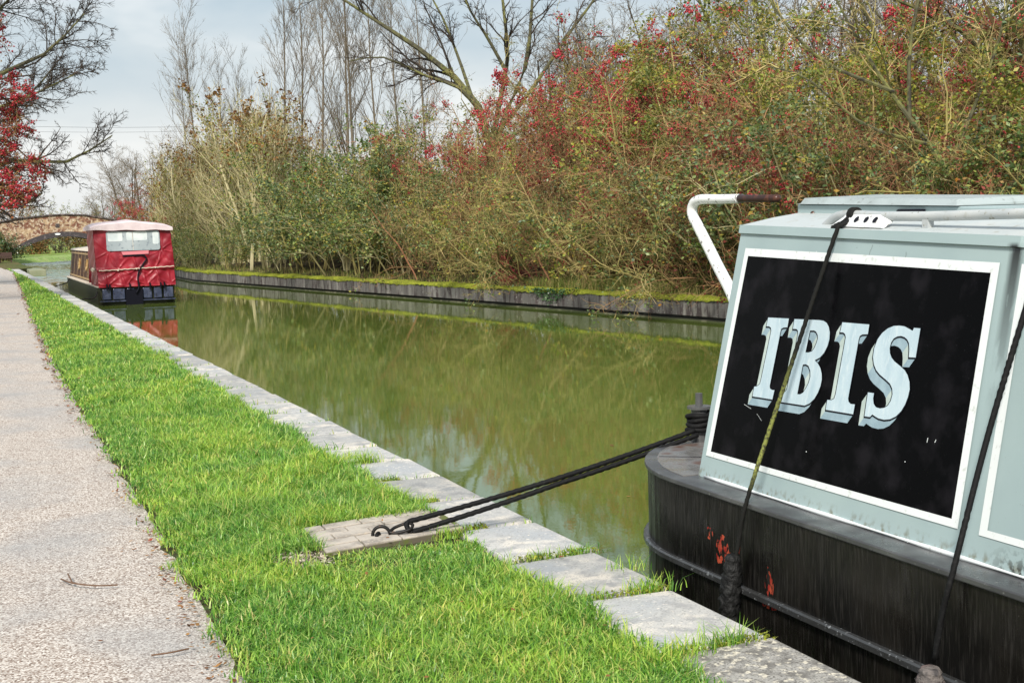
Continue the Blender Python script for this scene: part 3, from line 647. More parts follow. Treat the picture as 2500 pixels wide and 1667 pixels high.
# sliding hatch on its runners
mb = MB(); secs = []
def hz_(y): return 1.487+.03*(y-4.6)
for y in (2.6, 5.325): secs.append([(3.55, y, hz_(y)-.012), (3.55, y, hz_(y)+.042), (4.35, y, hz_(y)+.042), (4.35, y, hz_(y)-.012)])
mb.loft(secs); hatch = mb.build('hatch_runner', mat_grey, ibis, bevel=.006)
mb = MB(); mb.box(3.62, 4.28, 3.0, 5.24, 1.40, 1.50); mb.build('hatch_gap_block', material('gap_shade_black', (.03, .03, .03), .8), hatch)  # box under the runner, coloured near-black as the shade of the gap
mb = MB(); secs = []
for y, dz in ((4.23, .0), (4.26, .022), (5.28, .024), (5.312, .0)): secs.append([(3.535, y, hz_(y)+.0445), (3.56, y, hz_(y)+.047+dz), (3.95, y, hz_(y)+.056+dz), (4.34, y, hz_(y)+.047+dz), (4.365, y, hz_(y)+.0445)])
mb.loft(secs); mb.build('sliding_hatch', material('weathered_hatch_paint', (.36, .41, .41), .45, .5, noises=((6, (.28, .32, .32), .45, .65), (30, (.20, .22, .21), .60, .72)), rnoise=(6, .35, .6)), ibis)
mb = MB(); mb.tube(crom([(3.548, 4.60, hz_(4.6)+.018), (3.535, 4.57, hz_(4.6)+.02), (3.535, 4.46, hz_(4.5)+.022), (3.548, 4.43, hz_(4.5)+.02)]), .007, 6); mb.build('hatch_handle', mat_ink, hatch)
mb = MB(); mb.torus((3.546, 5.20, 1.505), (0, 1, 0), (0, 0, 1), .008, .006, 10, 6); mb.build('hatch_bolt', mat_grip, hatch)
# white perforated strap lying by the handrail
mb = MB(); L_ = []
def strap_at(t, s, off=0):
    y = 4.66-.33*t; z0 = zroof(y)+.016; h_ = .052*min(1, t*4+.35)*min(1, (1-t)*4+.45); k = math.hypot(.045, h_)
    return (3.262+.045*s-off*h_/k, y, z0+h_*s+off*.045/k)
for t in np.linspace(0, 1, 13):
    a, b = strap_at(t, 0), strap_at(t, 1); L_.append([a, b, (b[0]+.012, b[1], b[2]-.003), (a[0]+.012, a[1], a[2]-.004)])
mb.loft(L_); strap = mb.build('perforated_strap', mat_tiller, ibis, bevel=.002)
for t in (.24, .44, .63, .80):
    mb = MB(); q = []
    for a in np.linspace(0, 2*math.pi, 14, endpoint=False): q.append(strap_at(t+.038*math.cos(a), .52+.22*math.sin(a), .003))
    mb.poly(q); mb.build('strap_hole', mat_ink, strap)
# tiller
mb = MB(); tp = crom([(3.95, 6.36, .36), (3.95, 6.40, .70), (3.95, 6.53, 1.02), (3.95, 6.74, 1.25), (3.95, 6.93, 1.45), (3.95, 7.00, 1.525), (3.95, 6.985, 1.585), (3.95, 6.90, 1.608), (3.95, 6.70, 1.604), (3.95, 6.46, 1.600)], 5)
mb.tube(tp, [.036-.010*i/(len(tp)-1) for i in range(len(tp))], 12); til = mb.build('tiller', mat_tiller, ibis, smooth=True)
mb = MB(); mb.tube([(3.95, 6.47, 1.60), (3.95, 6.455, 1.60), (3.95, 6.44, 1.60), (3.95, 6.10, 1.592), (3.95, 6.095, 1.592)], [.027, .027, .0215, .0205, .012], 12); mb.build('tiller_grip', mat_grip, til, smooth=True)
mb = MB(); mb.tube([(3.95, 6.355, .35), (3.95, 6.36, .42)], .06, 16); mb.build('rudder_collar', mat_gun, til)
# mooring post on the counter
mb = MB(); mb.tube([(3.49, 6.15, .352), (3.49, 6.15, .524)], .042, 16); mb.tube([(3.49, 6.15, .524), (3.49, 6.15, .538)], .062, 20); mb.tube([(3.49, 6.15, .538), (3.49, 6.15, .604)], [.020, .019], 12)
mb.build('mooring_post', mat_gun, ibis)
# after bulkhead doors, seen only from the canal side
mb = MB()
for s in (-1, 1): mb.box(BX+s*.20-.17, BX+s*.20+.17, 5.325, 5.352, .42, 1.34)
mb.build('cabin_door', material('red_door_paint', (.20, .04, .035), .4), ibis, bevel=.006)

# ropes, fenders, ring
def rope_thing(name, label, cat, paths, r, mat, base, group=None):
    q = MB()
    for p in paths: q.rope(p, r)
    return tag(q.build(name, mat, base=base, smooth=True), label, cat, group)
coil = []
for i in range(0, 4*16+1):
    a = 2*math.pi*i/16; coil.append((3.49+.058*math.cos(a)*(1+.12*math.sin(a*.7)), 6.15+.058*math.sin(a), .405+.095*i/64+.004*math.sin(a*2.3)))
def sagline(a, b, s, n=6):
    a, b = Vector(a), Vector(b); return [tuple(a.lerp(b, i/n)-Vector((0, 0, s*4*(i/n)*(1-i/n)))) for i in range(n+1)]
l1 = sagline((3.44, 6.11, .42), (1.94, 6.26, .080), .022, 10); l2 = [(x+.008, y-.016-.008*max(0, i-5)/5, z-.022-.026*max(0, (i-5)/5)) for i, (x, y, z) in enumerate(l1)]
q = MB(); q.rope(l1, .0125); q.rope(l2, .0125)
for p, q2 in zip(coil, coil[1:]): pass
q.tube(coil, .0135, 8)
q.rope([(1.94, 6.26, .080), (1.925, 6.255, .068), (1.93, 6.245, .045), l2[-1]], .0125)
tag(q.build('mooring_rope', mat_rope, base=(1.9, 6.25, .05), smooth=True), 'thick doubled black rope running from the iron ring to the boat stern post', 'rope')
rr = thing('mooring_ring', 'black iron ring standing in the brick pad with a rope through it', 'mooring ring', (1.80, 6.27, .01))
mb = MB(); mb.torus((1.80, 6.262, .028), (.95, -.3, 0), (0, .1, 1), .042, .0085, 26, 8); mb.build('ring', material('black_iron', (.02, .018, .017), .45, .5, metal=.6, noises=((40, (.09, .04, .02), .6, .7),)), rr, smooth=True)
mb = MB(); mb.tube(crom([(1.835, 6.25, .040), (1.87, 6.235, .036), (1.93, 6.225, .048), (1.952, 6.24, .066), (1.93, 6.262, .072), (1.87, 6.268, .056), (1.835, 6.25, .040)]), .0078, 8); mb.build('shackle', bpy.data.materials['black_iron'], rr, smooth=True)
mb = MB(); mb.tube(crom([(1.775, 6.25, .005), (1.775, 6.255, .03), (1.79, 6.275, .035), (1.80, 6.29, .006)]), .010, 8); mb.build('staple', mat_rope, rr)
def algae(nt, geo, c, tex, p):
    sp = N(nt, 'ShaderNodeSeparateXYZ'); nt.links.new(geo.outputs['Position'], sp.inputs[0])
    f = ramp(nt, sp.outputs[2], [(.40, (0, 0, 0)), (.50, (1, 1, 1)), (.78, (.8,)*3), (.97, (0, 0, 0))])
    return mix(nt, f, c, mix(nt, ramp(nt, tex(90), [(.45, (0, 0, 0)), (.62, (1, 1, 1))]), (.22, .24, .06), (.06, .06, .03)))
mat_algae_rope = material('algae_rope', (.010, .010, .009), .8, .2, custom=algae)
mat_fender = material('woven_black_fender', (.008, .008, .008), .6, .3, noises=((40, (.025, .025, .025), .5, .7),), bumps=((46, .9, .018, (1, 1, .6)),))
mat_fender2 = material('grey_pink_fender', (.16, .14, .13), .85, .3, noises=((26, (.06, .055, .055), .45, .6), (9, (.20, .13, .12), .5, .65)), bumps=((46, .9, .02),))
def fender_rope(label, mat, path, knot, r):
    q = MB(); q.rope(path, r)
    if knot:
        # turns round the handrail
        y0 = knot
        for k in range(3):
            q.torus((3.32, y0+.012*k, zr(y0)), (1, 0, .1), (0, .15, 1), .024, r*.9, 16, 6)
        q.rope([(3.29, y0+.01, 1.485), (3.27, y0+.05, 1.455), (3.285, y0+.09, 1.452), (3.26, y0+.03, 1.462), (3.235, y0-.005, 1.448)], r*1.05)
        q.rope([(3.27, y0+.02, 1.46), (3.29, y0+.075, 1.462), (3.25, y0+.06, 1.448), (3.24, y0+.0, 1.455)], r)
    return tag(q.build('fender_rope', mat, base=path[-1], smooth=True), label, 'rope', 'fender ropes on the cabin side')
fender_rope('fender rope with a green algae stretch crossing the lettered black panel', mat_algae_rope,
    [(3.30, 4.57, 1.475), (3.232, 4.555, 1.452), (3.205, 4.558, 1.40), (3.03, 4.63, .86), (2.885, 4.70, .38), (2.862, 4.735, .20), (2.850, 4.75, .105)], 4.565, .0085)
fender_rope('black fender rope hanging at the right end of the lettered panel', mat_rope,
    [(3.30, 3.42, 1.48), (3.225, 3.425, 1.405), (3.19, 3.435, 1.30), (3.04, 3.48, .80), (2.885, 3.465, .37), (2.86, 3.49, .22), (2.848, 3.515, .06)], 3.42, .0095)
def fender(label, x, y, ztop, L_, r, mat, tilt):
    q = MB(); pts, rad = [], []
    for i in range(25):
        t = i/24; pts.append((x+.004*math.sin(t*9), y+tilt*t, ztop-L_*t)); rad.append(r*(.32+.68*min(1, (math.sin(math.pi*min(1, t*1.05+.03))**.45)))*(1+.09*math.sin(i*2.2)))
    q.tube(pts, rad, 16, 6, .16, .16)
    return tag(q.build('fender', mat, base=(x, y, ztop), smooth=True), label, 'fender', 'rope fenders between hull and bank')
fender('long black woven rope fender beside scraped red paint on the hull', 2.838, 4.752, .135, .37, .043, mat_fender, .035)
fender('short stubby grey-pink rope fender below the right-hand rope', 2.832, 3.520, .03, .26, .05, mat_fender2, .02)
# knots where rope meets fender

# ------------------------------------------------------------------ the red canopied narrowboat
def canvas(nt, geo, c, tex, p):
    return c
mat_red = material('crimson_canvas', (.30, .012, .025), .42, .4, noises=((2.5, (.20, .006, .016), .42, .62), (7, (.40, .05, .06), .60, .74)), bumps=((4, .10, .04, (1, 1, .6)), (60, .08, .004)))
mat_pink = material('faded_pink_canvas', (.66, .555, .57), .6, .3, noises=((3, (.55, .44, .46), .45, .65),))
mat_navy = material('navy_blacking', (.030, .038, .075), .3, .5, noises=((6, (.07, .08, .13), .45, .65), (20, (.012, .012, .02), .55, .68)), bumps=((9, .2, .02),))
mat_olive = material('olive_hull_side', (.03, .034, .014), .5, .2, noises=((4, (.03, .03, .015), .45, .6),))
mat_brown = material('brown_cabin_paint', (.05, .022, .012), .6, .12, noises=((4, (.08, .036, .018), .45, .62),))
mat_gold = material('gold_trim_paint', (.30, .165, .055), .4, .5, noises=((9, (.5, .36, .17), .45, .62),))
mat_cream = material('cream_paint', (.62, .54, .44), .5, .4)
mat_pane = material('clear_vinyl_window', (.30, .34, .36), .16, .5, noises=((1.6, (.38, .42, .44), .45, .6), (11, (.20, .23, .26), .58, .66)))
mat_pane_l = material('window_light_paint', (.62, .66, .66), .2, .5, noises=((3, (.52, .57, .58), .45, .6),))
rb = thing('narrowboat', 'narrowboat with a crimson canvas stern canopy under a pale pink top, moored further along', 'boat', (4.35, 38, WZ))
def rplan(w, y0, y1):
    xl, xr = 4.345-w, 4.345+w
    p = [(xl, y1-4)]
    p += [(xl, y0+.25), (xl+.06, y0+.08), (xl+.25, y0+.01), (4.345, y0-.05), (xr-.25, y0+.01), (xr-.06, y0+.08), (xr, y0+.25)]
    p += [(xr, y1-4), (xr-.12, y1-2.6), (xr-.4, y1-1.2), (4.345+.1, y1), (4.345-.1, y1), (xl+.4, y1-1.2), (xl+.12, y1-2.6)]
    return p
mb = MB(); mb.loft([[(x, y, z) for x, y in rplan(1.0+(z > .0)*.015, 37.75, 53)] for z in (-.7, -.20, .10, .125)]); rh = mb.build('hull', mat_olive, rb)
for i, (a, b) in enumerate(((3.42, 3.66), (3.69, 4.02), (4.05, 4.26), (4.46, 4.72), (4.75, 4.98), (5.01, 5.28))):
    mb = MB(); mb.loft([[(a+.01, 37.66, z), (b-.01, 37.66, z), (b-.01, 37.74, z), (a+.01, 37.74, z)] for z in (-.20, .085)])
    mb.build('stern_plate', mat_navy, rh, bevel=.02)
mb = MB(); mb.prism([(4.02, 37.60), (4.46, 37.60), (4.46, 37.74), (4.02, 37.74)], -.5, .06); mb.build('rudder_post', mat_ink, rh)
mb = MB(); mb.loft([[(3.36, 37.63, z), (5.32, 37.63, z), (5.32, 37.76, z), (3.36, 37.76, z)] for z in (-.255, -.225)]); mb.build('rubbing_strake', mat_navy, rh)
mb = MB(); mb.loft([[(x, y, z) for x, y in rplan(1.03, 37.72, 53.02)] for z in (.127, .15)]); mb.build('gunwale', mat_cream, rb)
# cabin
mb = MB(); mb.loft([[(3.50, y, .151), (3.60, y, 1.04), (4.345, y, 1.12), (5.09, y, 1.04), (5.19, y, .151)] for y in (40.0, 50.0)]); rc = mb.build('cabin', mat_brown, rb)
mb = MB(); mb.loft([[(3.56, y, 1.045), (3.60, y, 1.09), (4.345, y, 1.17), (5.09, y, 1.09), (5.13, y, 1.045)] for y in (39.95, 50.05)]); mb.build('roof', mat_cream, rb)
mb = MB()
for y in (40.2, 41.1, 41.6, 42.6, 43.0, 44.2, 45.5, 46.8, 48.1, 49.4):
    mb.loft([[(3.49+.1*t_, y, .20+.82*t_), (3.485+.1*t_, y+.02, .20+.82*t_), (3.485+.1*t_, y+.06, .20+.82*t_), (3.49+.1*t_, y+.08, .20+.82*t_)] for t_ in (0, 1)])
for z in (.19, .93): mb.loft([[(3.482+.11*(z-.19), y, z), (3.482+.11*(z-.19), y, z+.05), (3.52+.11*(z-.19), y, z+.05), (3.52+.11*(z-.19), y, z)] for y in (40.05, 49.9)])
mb.build('gold_trim', mat_gold, rc)
mb = MB()
for y in (41.3, 43.4, 46.1):
    c0 = Vector((3.535, y, .62)); mb.torus(c0, (0, 1, 0), (.11, 0, 1), .17, .022, 24, 6)
mb.build('porthole', mat_gold, rc)
# canopy: folded canvas over hoops
rngc = np.random.default_rng(5)
def fold(u, v, k):
    s = 0
    for (a, b, ph, am) in k: s += am*abs(math.sin(a*u+b*v+ph+.9*math.sin(2.3*u-1.7*v+ph)))**3
    return s
KF = [(5.1, 4.4, .3, .034), (-5.6, 3.3, 1.1, .030), (1.3, 6.1, 2.2, .016)]
def rear(u, v):
    z = .13+(1.66-.13)*v; w = (1.0 if z < .6 else 1.02-.02*(z-.6)/1.06)
    x = 4.275+(u-.5)*2*w+.07*(1-v)
    sag = fold(u*2.2, v*2.2, KF)*.6*(1 if not (.20 < u < .86 and .60 < v) else .2)
    # tension creases fanning out from the window corners, the studs and the strap ends
    for cu, cv, n_, am, ph, r0 in ((.17, .62, 15, .030, .4, .20), (.85, .62, 15, .030, 1.2, .20), (.27, .29, 11, .030, .9, .26), (.52, .30, 11, .028, 2.0, .26), (.75, .31, 11, .030, .2, .26), (.12, .02, 12, .032, 1.5, .24), (.62, .02, 13, .030, .7, .26), (.93, .03, 12, .028, 2.2, .22), (.36, .02, 12, .028, .3, .22)):
        du, dv = (u-cu)*1.3, v-cv; r_ = math.hypot(du, dv)
        if .15 < r_ < 99 or True: sag += am*max(0, math.cos(math.atan2(dv, du)*n_/2+ph+3*r_))**5*min(1, r_/.07)*math.exp(-(r_/r0)**2)*(1 if not (.21 < u < .85 and .625 < v < .96) else 0)
    crease = -.035*math.exp(-((v-.30)/.018)**2)
    y = 37.69+.10*v-.05*math.sin(math.pi*u)*(1-v)+crease-sag+.22*max(0, abs(u-.5)*2-.9)**1.5
    return (x, y, z)
nu, nv = 120, 90
V = [rear(i/(nu-1), j/(nv-1)) for j in range(nv) for i in range(nu)]
Q = [(j*nu+i, j*nu+i+1, (j+1)*nu+i+1, (j+1)*nu+i) for j in range(nv-1) for i in range(nu-1)]
b0 = len(V); ns = 24
def sidewall(s):
    base = len(V)
    for j in range(nv):
        e = rear(0 if s < 0 else 1, j/(nv-1))
        for i in range(ns):
            t = i/(ns-1); y = e[1]+(40.02-e[1])*t; V.append((e[0]+s*-.012*math.sin(t*9+j*.3)-s*.02*t, y, e[2]+.0*t))
    for j in range(nv-1):
        for i in range(ns-1): Q.append((base+j*ns+i, base+j*ns+i+1, base+(j+1)*ns+i+1, base+(j+1)*ns+i))
sidewall(-1); sidewall(1)
canopy = link_mesh('canopy', np_mesh('canopy', np.array(V)-np.array(LOC[rb.name]), Q, smooth=True), mat_red, rb); LOC[canopy.name] = LOC[rb.name]
mb = MB(); secs = []
for y, dz, dw in ((37.66, -.03, .02), (37.70, .0, .015), (38.3, .035, .0), (38.9, .05, 0), (40.05, .0, 0)):
    s = []
    for t in np.linspace(0, 1, 15):
        x = 3.215+2.10*t+(t-.5)*dw*2; z = 1.735-.05*t+dz+.125*math.sin(math.pi*t)**.5+.04*math.exp(-((t-.5)/.10)**2)*(1 if y < 39.5 else .3)
        s.append((x, y, z))
    secs.append(s+[(x, yy, 1.645-.04*(x-3.2)/2.1+.012*math.sin(k*1.3)) for k, (x, yy, z) in list(enumerate(s))[::-1]])
mb.loft(secs); mb.build('canopy_top', mat_pink, rb)
mb = MB(); mb.loft([[(3.30, 40.04, .2), (3.38, 40.04, 1.7), (5.28, 40.04, 1.7), (5.36, 40.04, .2)], [(3.30, 40.07, .2), (3.38, 40.07, 1.7), (5.28, 40.07, 1.7), (5.36, 40.07, .2)]]); mb.build('front_canvas', mat_red, rb)
def onrear(x, z, off=.012):
    v = (z-.13)/1.53; return (x, 37.69+.10*v-.05*math.sin(math.pi*.5)*(1-v)-.022-off, z)
def rrect(x0, x1, z0, z1, r, off, skew=0):
    o = []
    for cx, cz, a0 in ((x1-r, z1-r, 0), (x0+r, z1-r, 90), (x0+r, z0+r, 180), (x1-r, z0+r, 270)):
        for k in range(6):
            a = R_(a0+k*18); x = cx+r*math.cos(a); z = cz+r*math.sin(a); o.append(onrear(x+skew*(z-z0), z, off))
    return o
mb = MB(); a = rrect(3.60, 4.985, 1.085, 1.60, .06, .002); b = rrect(3.60, 4.985, 1.085, 1.60, .06, .02); mb.loft([a, b]); win = mb.build('window', mat_pane, canopy)
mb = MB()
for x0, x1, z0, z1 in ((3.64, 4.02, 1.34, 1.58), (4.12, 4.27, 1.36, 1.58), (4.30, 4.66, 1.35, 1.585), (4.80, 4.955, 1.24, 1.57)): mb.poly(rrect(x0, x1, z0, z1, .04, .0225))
mb.build('painted_window_light', mat_pane_l, win)  # lighter shapes paint the brightness seen through to the front windows
mb = MB(); mb.poly(rrect(4.277, 4.287, 1.09, 1.595, .003, .0245)); mb.build('window_seam', mat_cream, win)
mb = MB(); mb.poly([onrear(3.97, 1.06, .02), onrear(4.68, 1.075, .02), onrear(4.67, .985, .05), onrear(4.0, .975, .05)]); mb.build('canvas_flap', material('faded_red_canvas', (.48, .13, .15), .5), canopy)
mb = MB(); mb.tube(crom([onrear(4.00, .955, .02), onrear(4.30, .95, .03), onrear(4.52, .95, .04), onrear(4.60, .85, .05), onrear(4.50, .70, .05), onrear(4.38, .50, .05), onrear(4.35, .30, .05), onrear(4.36, .10, .06), onrear(4.28, -.05, .05)]), .022, 8); mb.build('hose', mat_ink, rb, smooth=True)
mb = MB(); mb.tube([onrear(3.36+.01*i, .575+.0003*i+.006*math.sin(i*.4), .052) for i in range(0, 198, 3)], .012, 6); mb.build('seam_cord', mat_cream, canopy)
mb = MB()
for x, z in ((3.85, .575), (4.33, .60), (4.82, .62)):
    mb.tube([onrear(x, z, .03), onrear(x, z, .06)], .022, 8)
mb.build('canvas_stud', mat_cream, canopy)
mb = MB()
for x in (3.53, 3.6, 4.12, 4.64, 4.92, 5.02): mb.prism([(x, 37.56), (x+.03, 37.56), (x+.03, 37.66), (x, 37.66)], .06, .22)
mb.build('strap', mat_ink, canopy)
mb = MB(); mb.tube([(3.24+.0, 37.75, .62), (3.20, 37.72, .60)], .05, 10); mb.build('navigation_lamp', mat_cream, rb)
for label, pts in (('thin dark mooring line from the far end of the red canopied boat', [(3.40, 48.6, .14), (3.1, 46.2, .02), (2.62, 43.8, .015)]), ('thin dark mooring line sagging from the stern of the red canopied boat to the stones', [(3.33, 37.9, .02), (3.05, 35.8, -.05), (2.62, 33.8, .02)])):
    q = MB(); q.tube(crom(pts), .016, 6); tag(q.build('mooring_line', mat_rope, base=pts[-1]), label, 'rope', 'mooring lines of the red boat')

# ------------------------------------------------------------------ brick bridge
def bridge_brick(nt, geo, c, tex, p):
    b = N(nt, 'ShaderNodeTexBrick'); b.inputs['Scale'].default_value = 1; b.inputs['Mortar Size'].default_value = .016; b.inputs['Brick Width'].default_value = .46; b.inputs['Row Height'].default_value = .17; b.inputs['Bias'].default_value = -.1
    b.inputs['Color1'].default_value = (.15, .055, .035, 1); b.inputs['Color2'].default_value = (.50, .35, .21, 1); b.inputs['Mortar'].default_value = (.34, .28, .20, 1)
    mp = N(nt, 'ShaderNodeMapping'); mp.inputs['Rotation'].default_value = (R_(90), 0, 0); nt.links.new(geo.outputs['Position'], mp.inputs[0]); nt.links.new(mp.outputs[0], b.inputs[0])
    c = b.outputs[0]
    f = ramp(nt, tex(1.3), [(.46, (0, 0, 0)), (.62, (.75,)*3)]); c = mix(nt, f, c, (.50, .37, .23))
    f = ramp(nt, tex(2.4), [(.47, (0, 0, 0)), (.57, (.85,)*3)]); c = mix(nt, f, c, (.17, .065, .045))
    f = ramp(nt, tex(5.5), [(.52, (0, 0, 0)), (.60, (.8,)*3)]); c = mix(nt, f, c, (.58, .48, .36))
    f = ramp(nt, tex(7), [(.56, (0, 0, 0)), (.64, (.8,)*3)]); return mix(nt, f, c, (.09, .06, .045))
mat_bridge = material('weathered_bridge_brick', (.40, .25, .15), .9, .2, custom=bridge_brick, bumps=((9, .5, .05),))
mat_ring = material('dark_arch_stone', (.06, .052, .055), .85, .3, noises=((5, (.14, .12, .12), .54, .66), (12, (.06, .05, .055), .5, .64)))
mat_cope = material('bridge_coping', (.05, .042, .042), .8, .3, noises=((4, (.17, .13, .12), .45, .6),))
br = thing('bridge', 'humpbacked brick canal bridge with a dark stone arch beyond the red boat', 'bridge', (6.8, 101, 0))
BXC, HS, ZSP, ZCR = 6.80, 3.62, .20, 1.52
RC = (HS*HS+(ZCR-ZSP)**2)/(2*(ZCR-ZSP)); ZC = ZCR-RC
def arc(x, grow=0):
    r = RC+grow; d = r*r-(x-BXC)**2; return ZC+math.sqrt(max(d, 0))
def top(x): return float(np.interp(x, [-12, -5, 0, 2.63, 3.76, 5.76, 6.82, 8.21, 9.8, 13, 18, 28], [1.5, 1.75, 2.2, 2.58, 2.78, 2.97, 3.0, 2.93, 2.62, 2.2, 1.7, 1.2]))
xs = sorted(set([-12, -8, -5, -3, -1, 0, 1, 2, 2.6, 10.99, 12, 14, 18, 22, 28]+list(np.linspace(BXC-HS-.36, BXC+HS+.36, 41))))
mb = MB(); secs = []
for x in xs:
    inside = abs(x-BXC) < HS+.36
    zb = max(arc(x, .34), -.6) if inside and arc(x, .34) > ZSP-.3 else -.8
    if not inside: zb = -.8
    secs.append([(x, 100, zb), (x, 100, top(x)), (x, 103.2, top(x)), (x, 103.2, zb)])
mb.loft(secs); bw = mb.build('wall', mat_bridge, br)
mb = MB(); secs = []
for a in np.linspace(-1, 1, 41):
    ang_ = a*math.asin(HS/RC); s, c0 = math.sin(ang_), math.cos(ang_)
    secs.append([(BXC+RC*s, 99.95, ZC+RC*c0), (BXC+(RC+.335)*s, 99.95, ZC+(RC+.335)*c0), (BXC+(RC+.335)*s, 103.25, ZC+(RC+.335)*c0), (BXC+RC*s, 103.25, ZC+RC*c0)])
mb.loft(secs); mb.build('arch_ring', mat_ring, br)
mb = MB()
for sgn in (-1, 1):
    x0 = BXC+sgn*HS; mb.box(min(x0-.05*sgn, x0+sgn*.42), max(x0-.05*sgn, x0+sgn*.42), 99.90, 103.3, -.9, .26)
mb.build('pier', material('pale_pier_stone', (.50, .36, .25), .9, .2, noises=((4, (.36, .24, .16), .45, .62), (9, (.6, .48, .36), .55, .66))), br)
mb = MB(); secs = []
for x in xs+[]: secs.append([(x, 99.90, top(x)+.003), (x, 99.90, top(x)+.09), (x, 100.42, top(x)+.10), (x, 100.42, top(x)+.003)])
mb.loft(secs); mb.build('parapet_coping', mat_cope, br)
mb = MB(); c0 = Vector((6.33, 99.93, arc(6.3, .20))); mb.loft([[c0+Vector((.19*math.cos(t), dy, .075*math.sin(t))) for t in np.linspace(0, 2*math.pi, 18, endpoint=False)] for dy in (0, -.04)]); mb.build('white_plaque', mat_white, br)
mb = MB(); mb.box(6.22, 6.47, 99.96, 99.99, 2.16, 2.42); mb.build('dark_plaque', mat_cope, br)
rail_t = thing('bench', 'low dark wooden bench beside the left foot of the brick bridge', 'bench', (2.5, 93, 0))
mb = MB(); mb.box(1.4, 3.05, 92.8, 93.3, .24, .34); mb.build('seat', material('dark_stained_wood', (.06, .03, .022), .7), rail_t)
mb = MB(); mb.box(1.4, 3.05, 93.26, 93.32, .36, .62); mb.build('backrest', bpy.data.materials['dark_stained_wood'], rail_t)
for x in (1.5, 2.3, 2.95):
    mb = MB(); mb.box(x, x+.08, 92.9, 93.2, -.05, .238); mb.build('leg', bpy.data.materials['dark_stained_wood'], rail_t)
mb = MB(); mb.box(3.05, 3.82, 70.2, 74.2, -.8, -.06)
st = tag(mb.build('landing_stub', material('pale_stub_stone', (.26, .27, .18), .85, .3, noises=((2, (.22, .24, .15), .45, .6),)), base=(3.4, 72, -.1), bevel=.03), 'short pale stone stub jutting into the water where the towpath verge narrows', 'landing')
# overhead wires
q = MB(); q.tube([(-40, 150, 14.6), (0, 150, 13.0), (15, 150, 12.75), (60, 150, 13.2)], .013, 5)
tag(q.build('overhead_wire', mat_ink, base=(0, 150, 13)), 'thin overhead wire across the sky gap, the upper of the two', 'wire', 'overhead wires')
q = MB(); q.tube([(-40, 150, 14.1), (0, 150, 12.45), (15, 150, 12.25), (60, 150, 12.8)], .011, 5)
tag(q.build('overhead_wire', mat_ink, base=(0, 150, 12.5)), 'thin overhead wire across the sky gap, the lower of the two', 'wire', 'overhead wires')
# far hills
V = []; xs_ = np.linspace(-1600, 2600, 120)
for x in xs_:
    h_ = 6+9*math.sin(x*.004+1)+9*math.sin(x*.013)+5*math.sin(x*.041)
    V += [(x, 1900, -5), (x, 2000, h_), (x, 2600, h_+6)]
Q = [(i*3+j, i*3+3+j, i*3+4+j, i*3+1+j) for i in range(len(xs_)-1) for j in range(2)]
tag(link_mesh('hills', np_mesh('hills', V, Q, smooth=True), material('distant_hill', (.20, .25, .27), 1, 0, noises=((.02, (.15, .19, .20), .45, .6),))), kind='structure')

# ------------------------------------------------------------------ plants
def rot_dirs(d, ang, rng, planar=None):
    n = len(d); r = rng.normal(size=(n, 3)); p = np.cross(d, r); p /= np.linalg.norm(p, axis=1)[:, None]+1e-9
    return d*np.cos(ang)[:, None]+p*np.sin(ang)[:, None]
def grow(P, D, L, R, seg, wig, trop, rng, taper=.72):
    n = len(P); pts = np.zeros((n, seg+1, 3)); pts[:, 0] = P; d = D.copy(); p = P.copy(); st = (L/seg)[:, None]
    for i in range(seg):
        d = d+rng.normal(0, wig, (n, 3)); d[:, 2] += trop; d /= np.linalg.norm(d, axis=1)[:, None]
        p = p+d*st; pts[:, i+1] = p
    rad = R[:, None]*(1-taper*np.linspace(0, 1, seg+1)[None, :]); return pts, rad
def tubes(pts, rad, k):
    n, m, _ = pts.shape; t = np.zeros_like(pts); t[:, 1:-1] = pts[:, 2:]-pts[:, :-2]; t[:, 0] = pts[:, 1]-pts[:, 0]; t[:, -1] = pts[:, -1]-pts[:, -2]
    t /= np.linalg.norm(t, axis=2)[..., None]+1e-9
    ref = np.where(np.abs(t[..., 2:3]) < .9, np.array([0, 0, 1.]), np.array([1., 0, 0])); u = np.cross(t, ref); u /= np.linalg.norm(u, axis=2)[..., None]+1e-9; v = np.cross(t, u)
    a = 2*np.pi*np.arange(k)/k
    V = pts[:, :, None]+rad[:, :, None, None]*(u[:, :, None]*np.cos(a)[:, None]+v[:, :, None]*np.sin(a)[:, None])
    i = np.arange(n)[:, None, None]*m*k; j = np.arange(m-1)[None, :, None]*k; q = np.arange(k)[None, None]; q2 = (q+1) % k
    F = np.stack([i+j+q, i+j+q2, i+j+k+q2, i+j+k+q], -1).reshape(-1, 4); return V.reshape(-1, 3), F
def children(pts, rad, n, t0, t1, ang, ratio, L, rng, rr=.55, rmin=.003, bend=.0):
    N_, m, _ = pts.shape; t = rng.uniform(t0, t1, (N_, n)); t.sort(axis=1); f = t*(m-1); i = np.minimum(f.astype(int), m-2); w = f-i
    ar = np.arange(N_)[:, None]; P = pts[ar, i]*(1-w[..., None])+pts[ar, i+1]*w[..., None]; D = pts[ar, i+1]-pts[ar, i]; D /= np.linalg.norm(D, axis=2)[..., None]
    r = rad[ar, i]*(1-w)+rad[ar, i+1]*w; Lc = L[:, None]*rng.uniform(*ratio, (N_, n))*(1-.45*t)
    P, D = P.reshape(-1, 3), D.reshape(-1, 3); D = rot_dirs(D, rng.uniform(*ang, N_*n), rng)
    return P, D, Lc.ravel(), np.maximum(r.ravel()*rr, rmin)
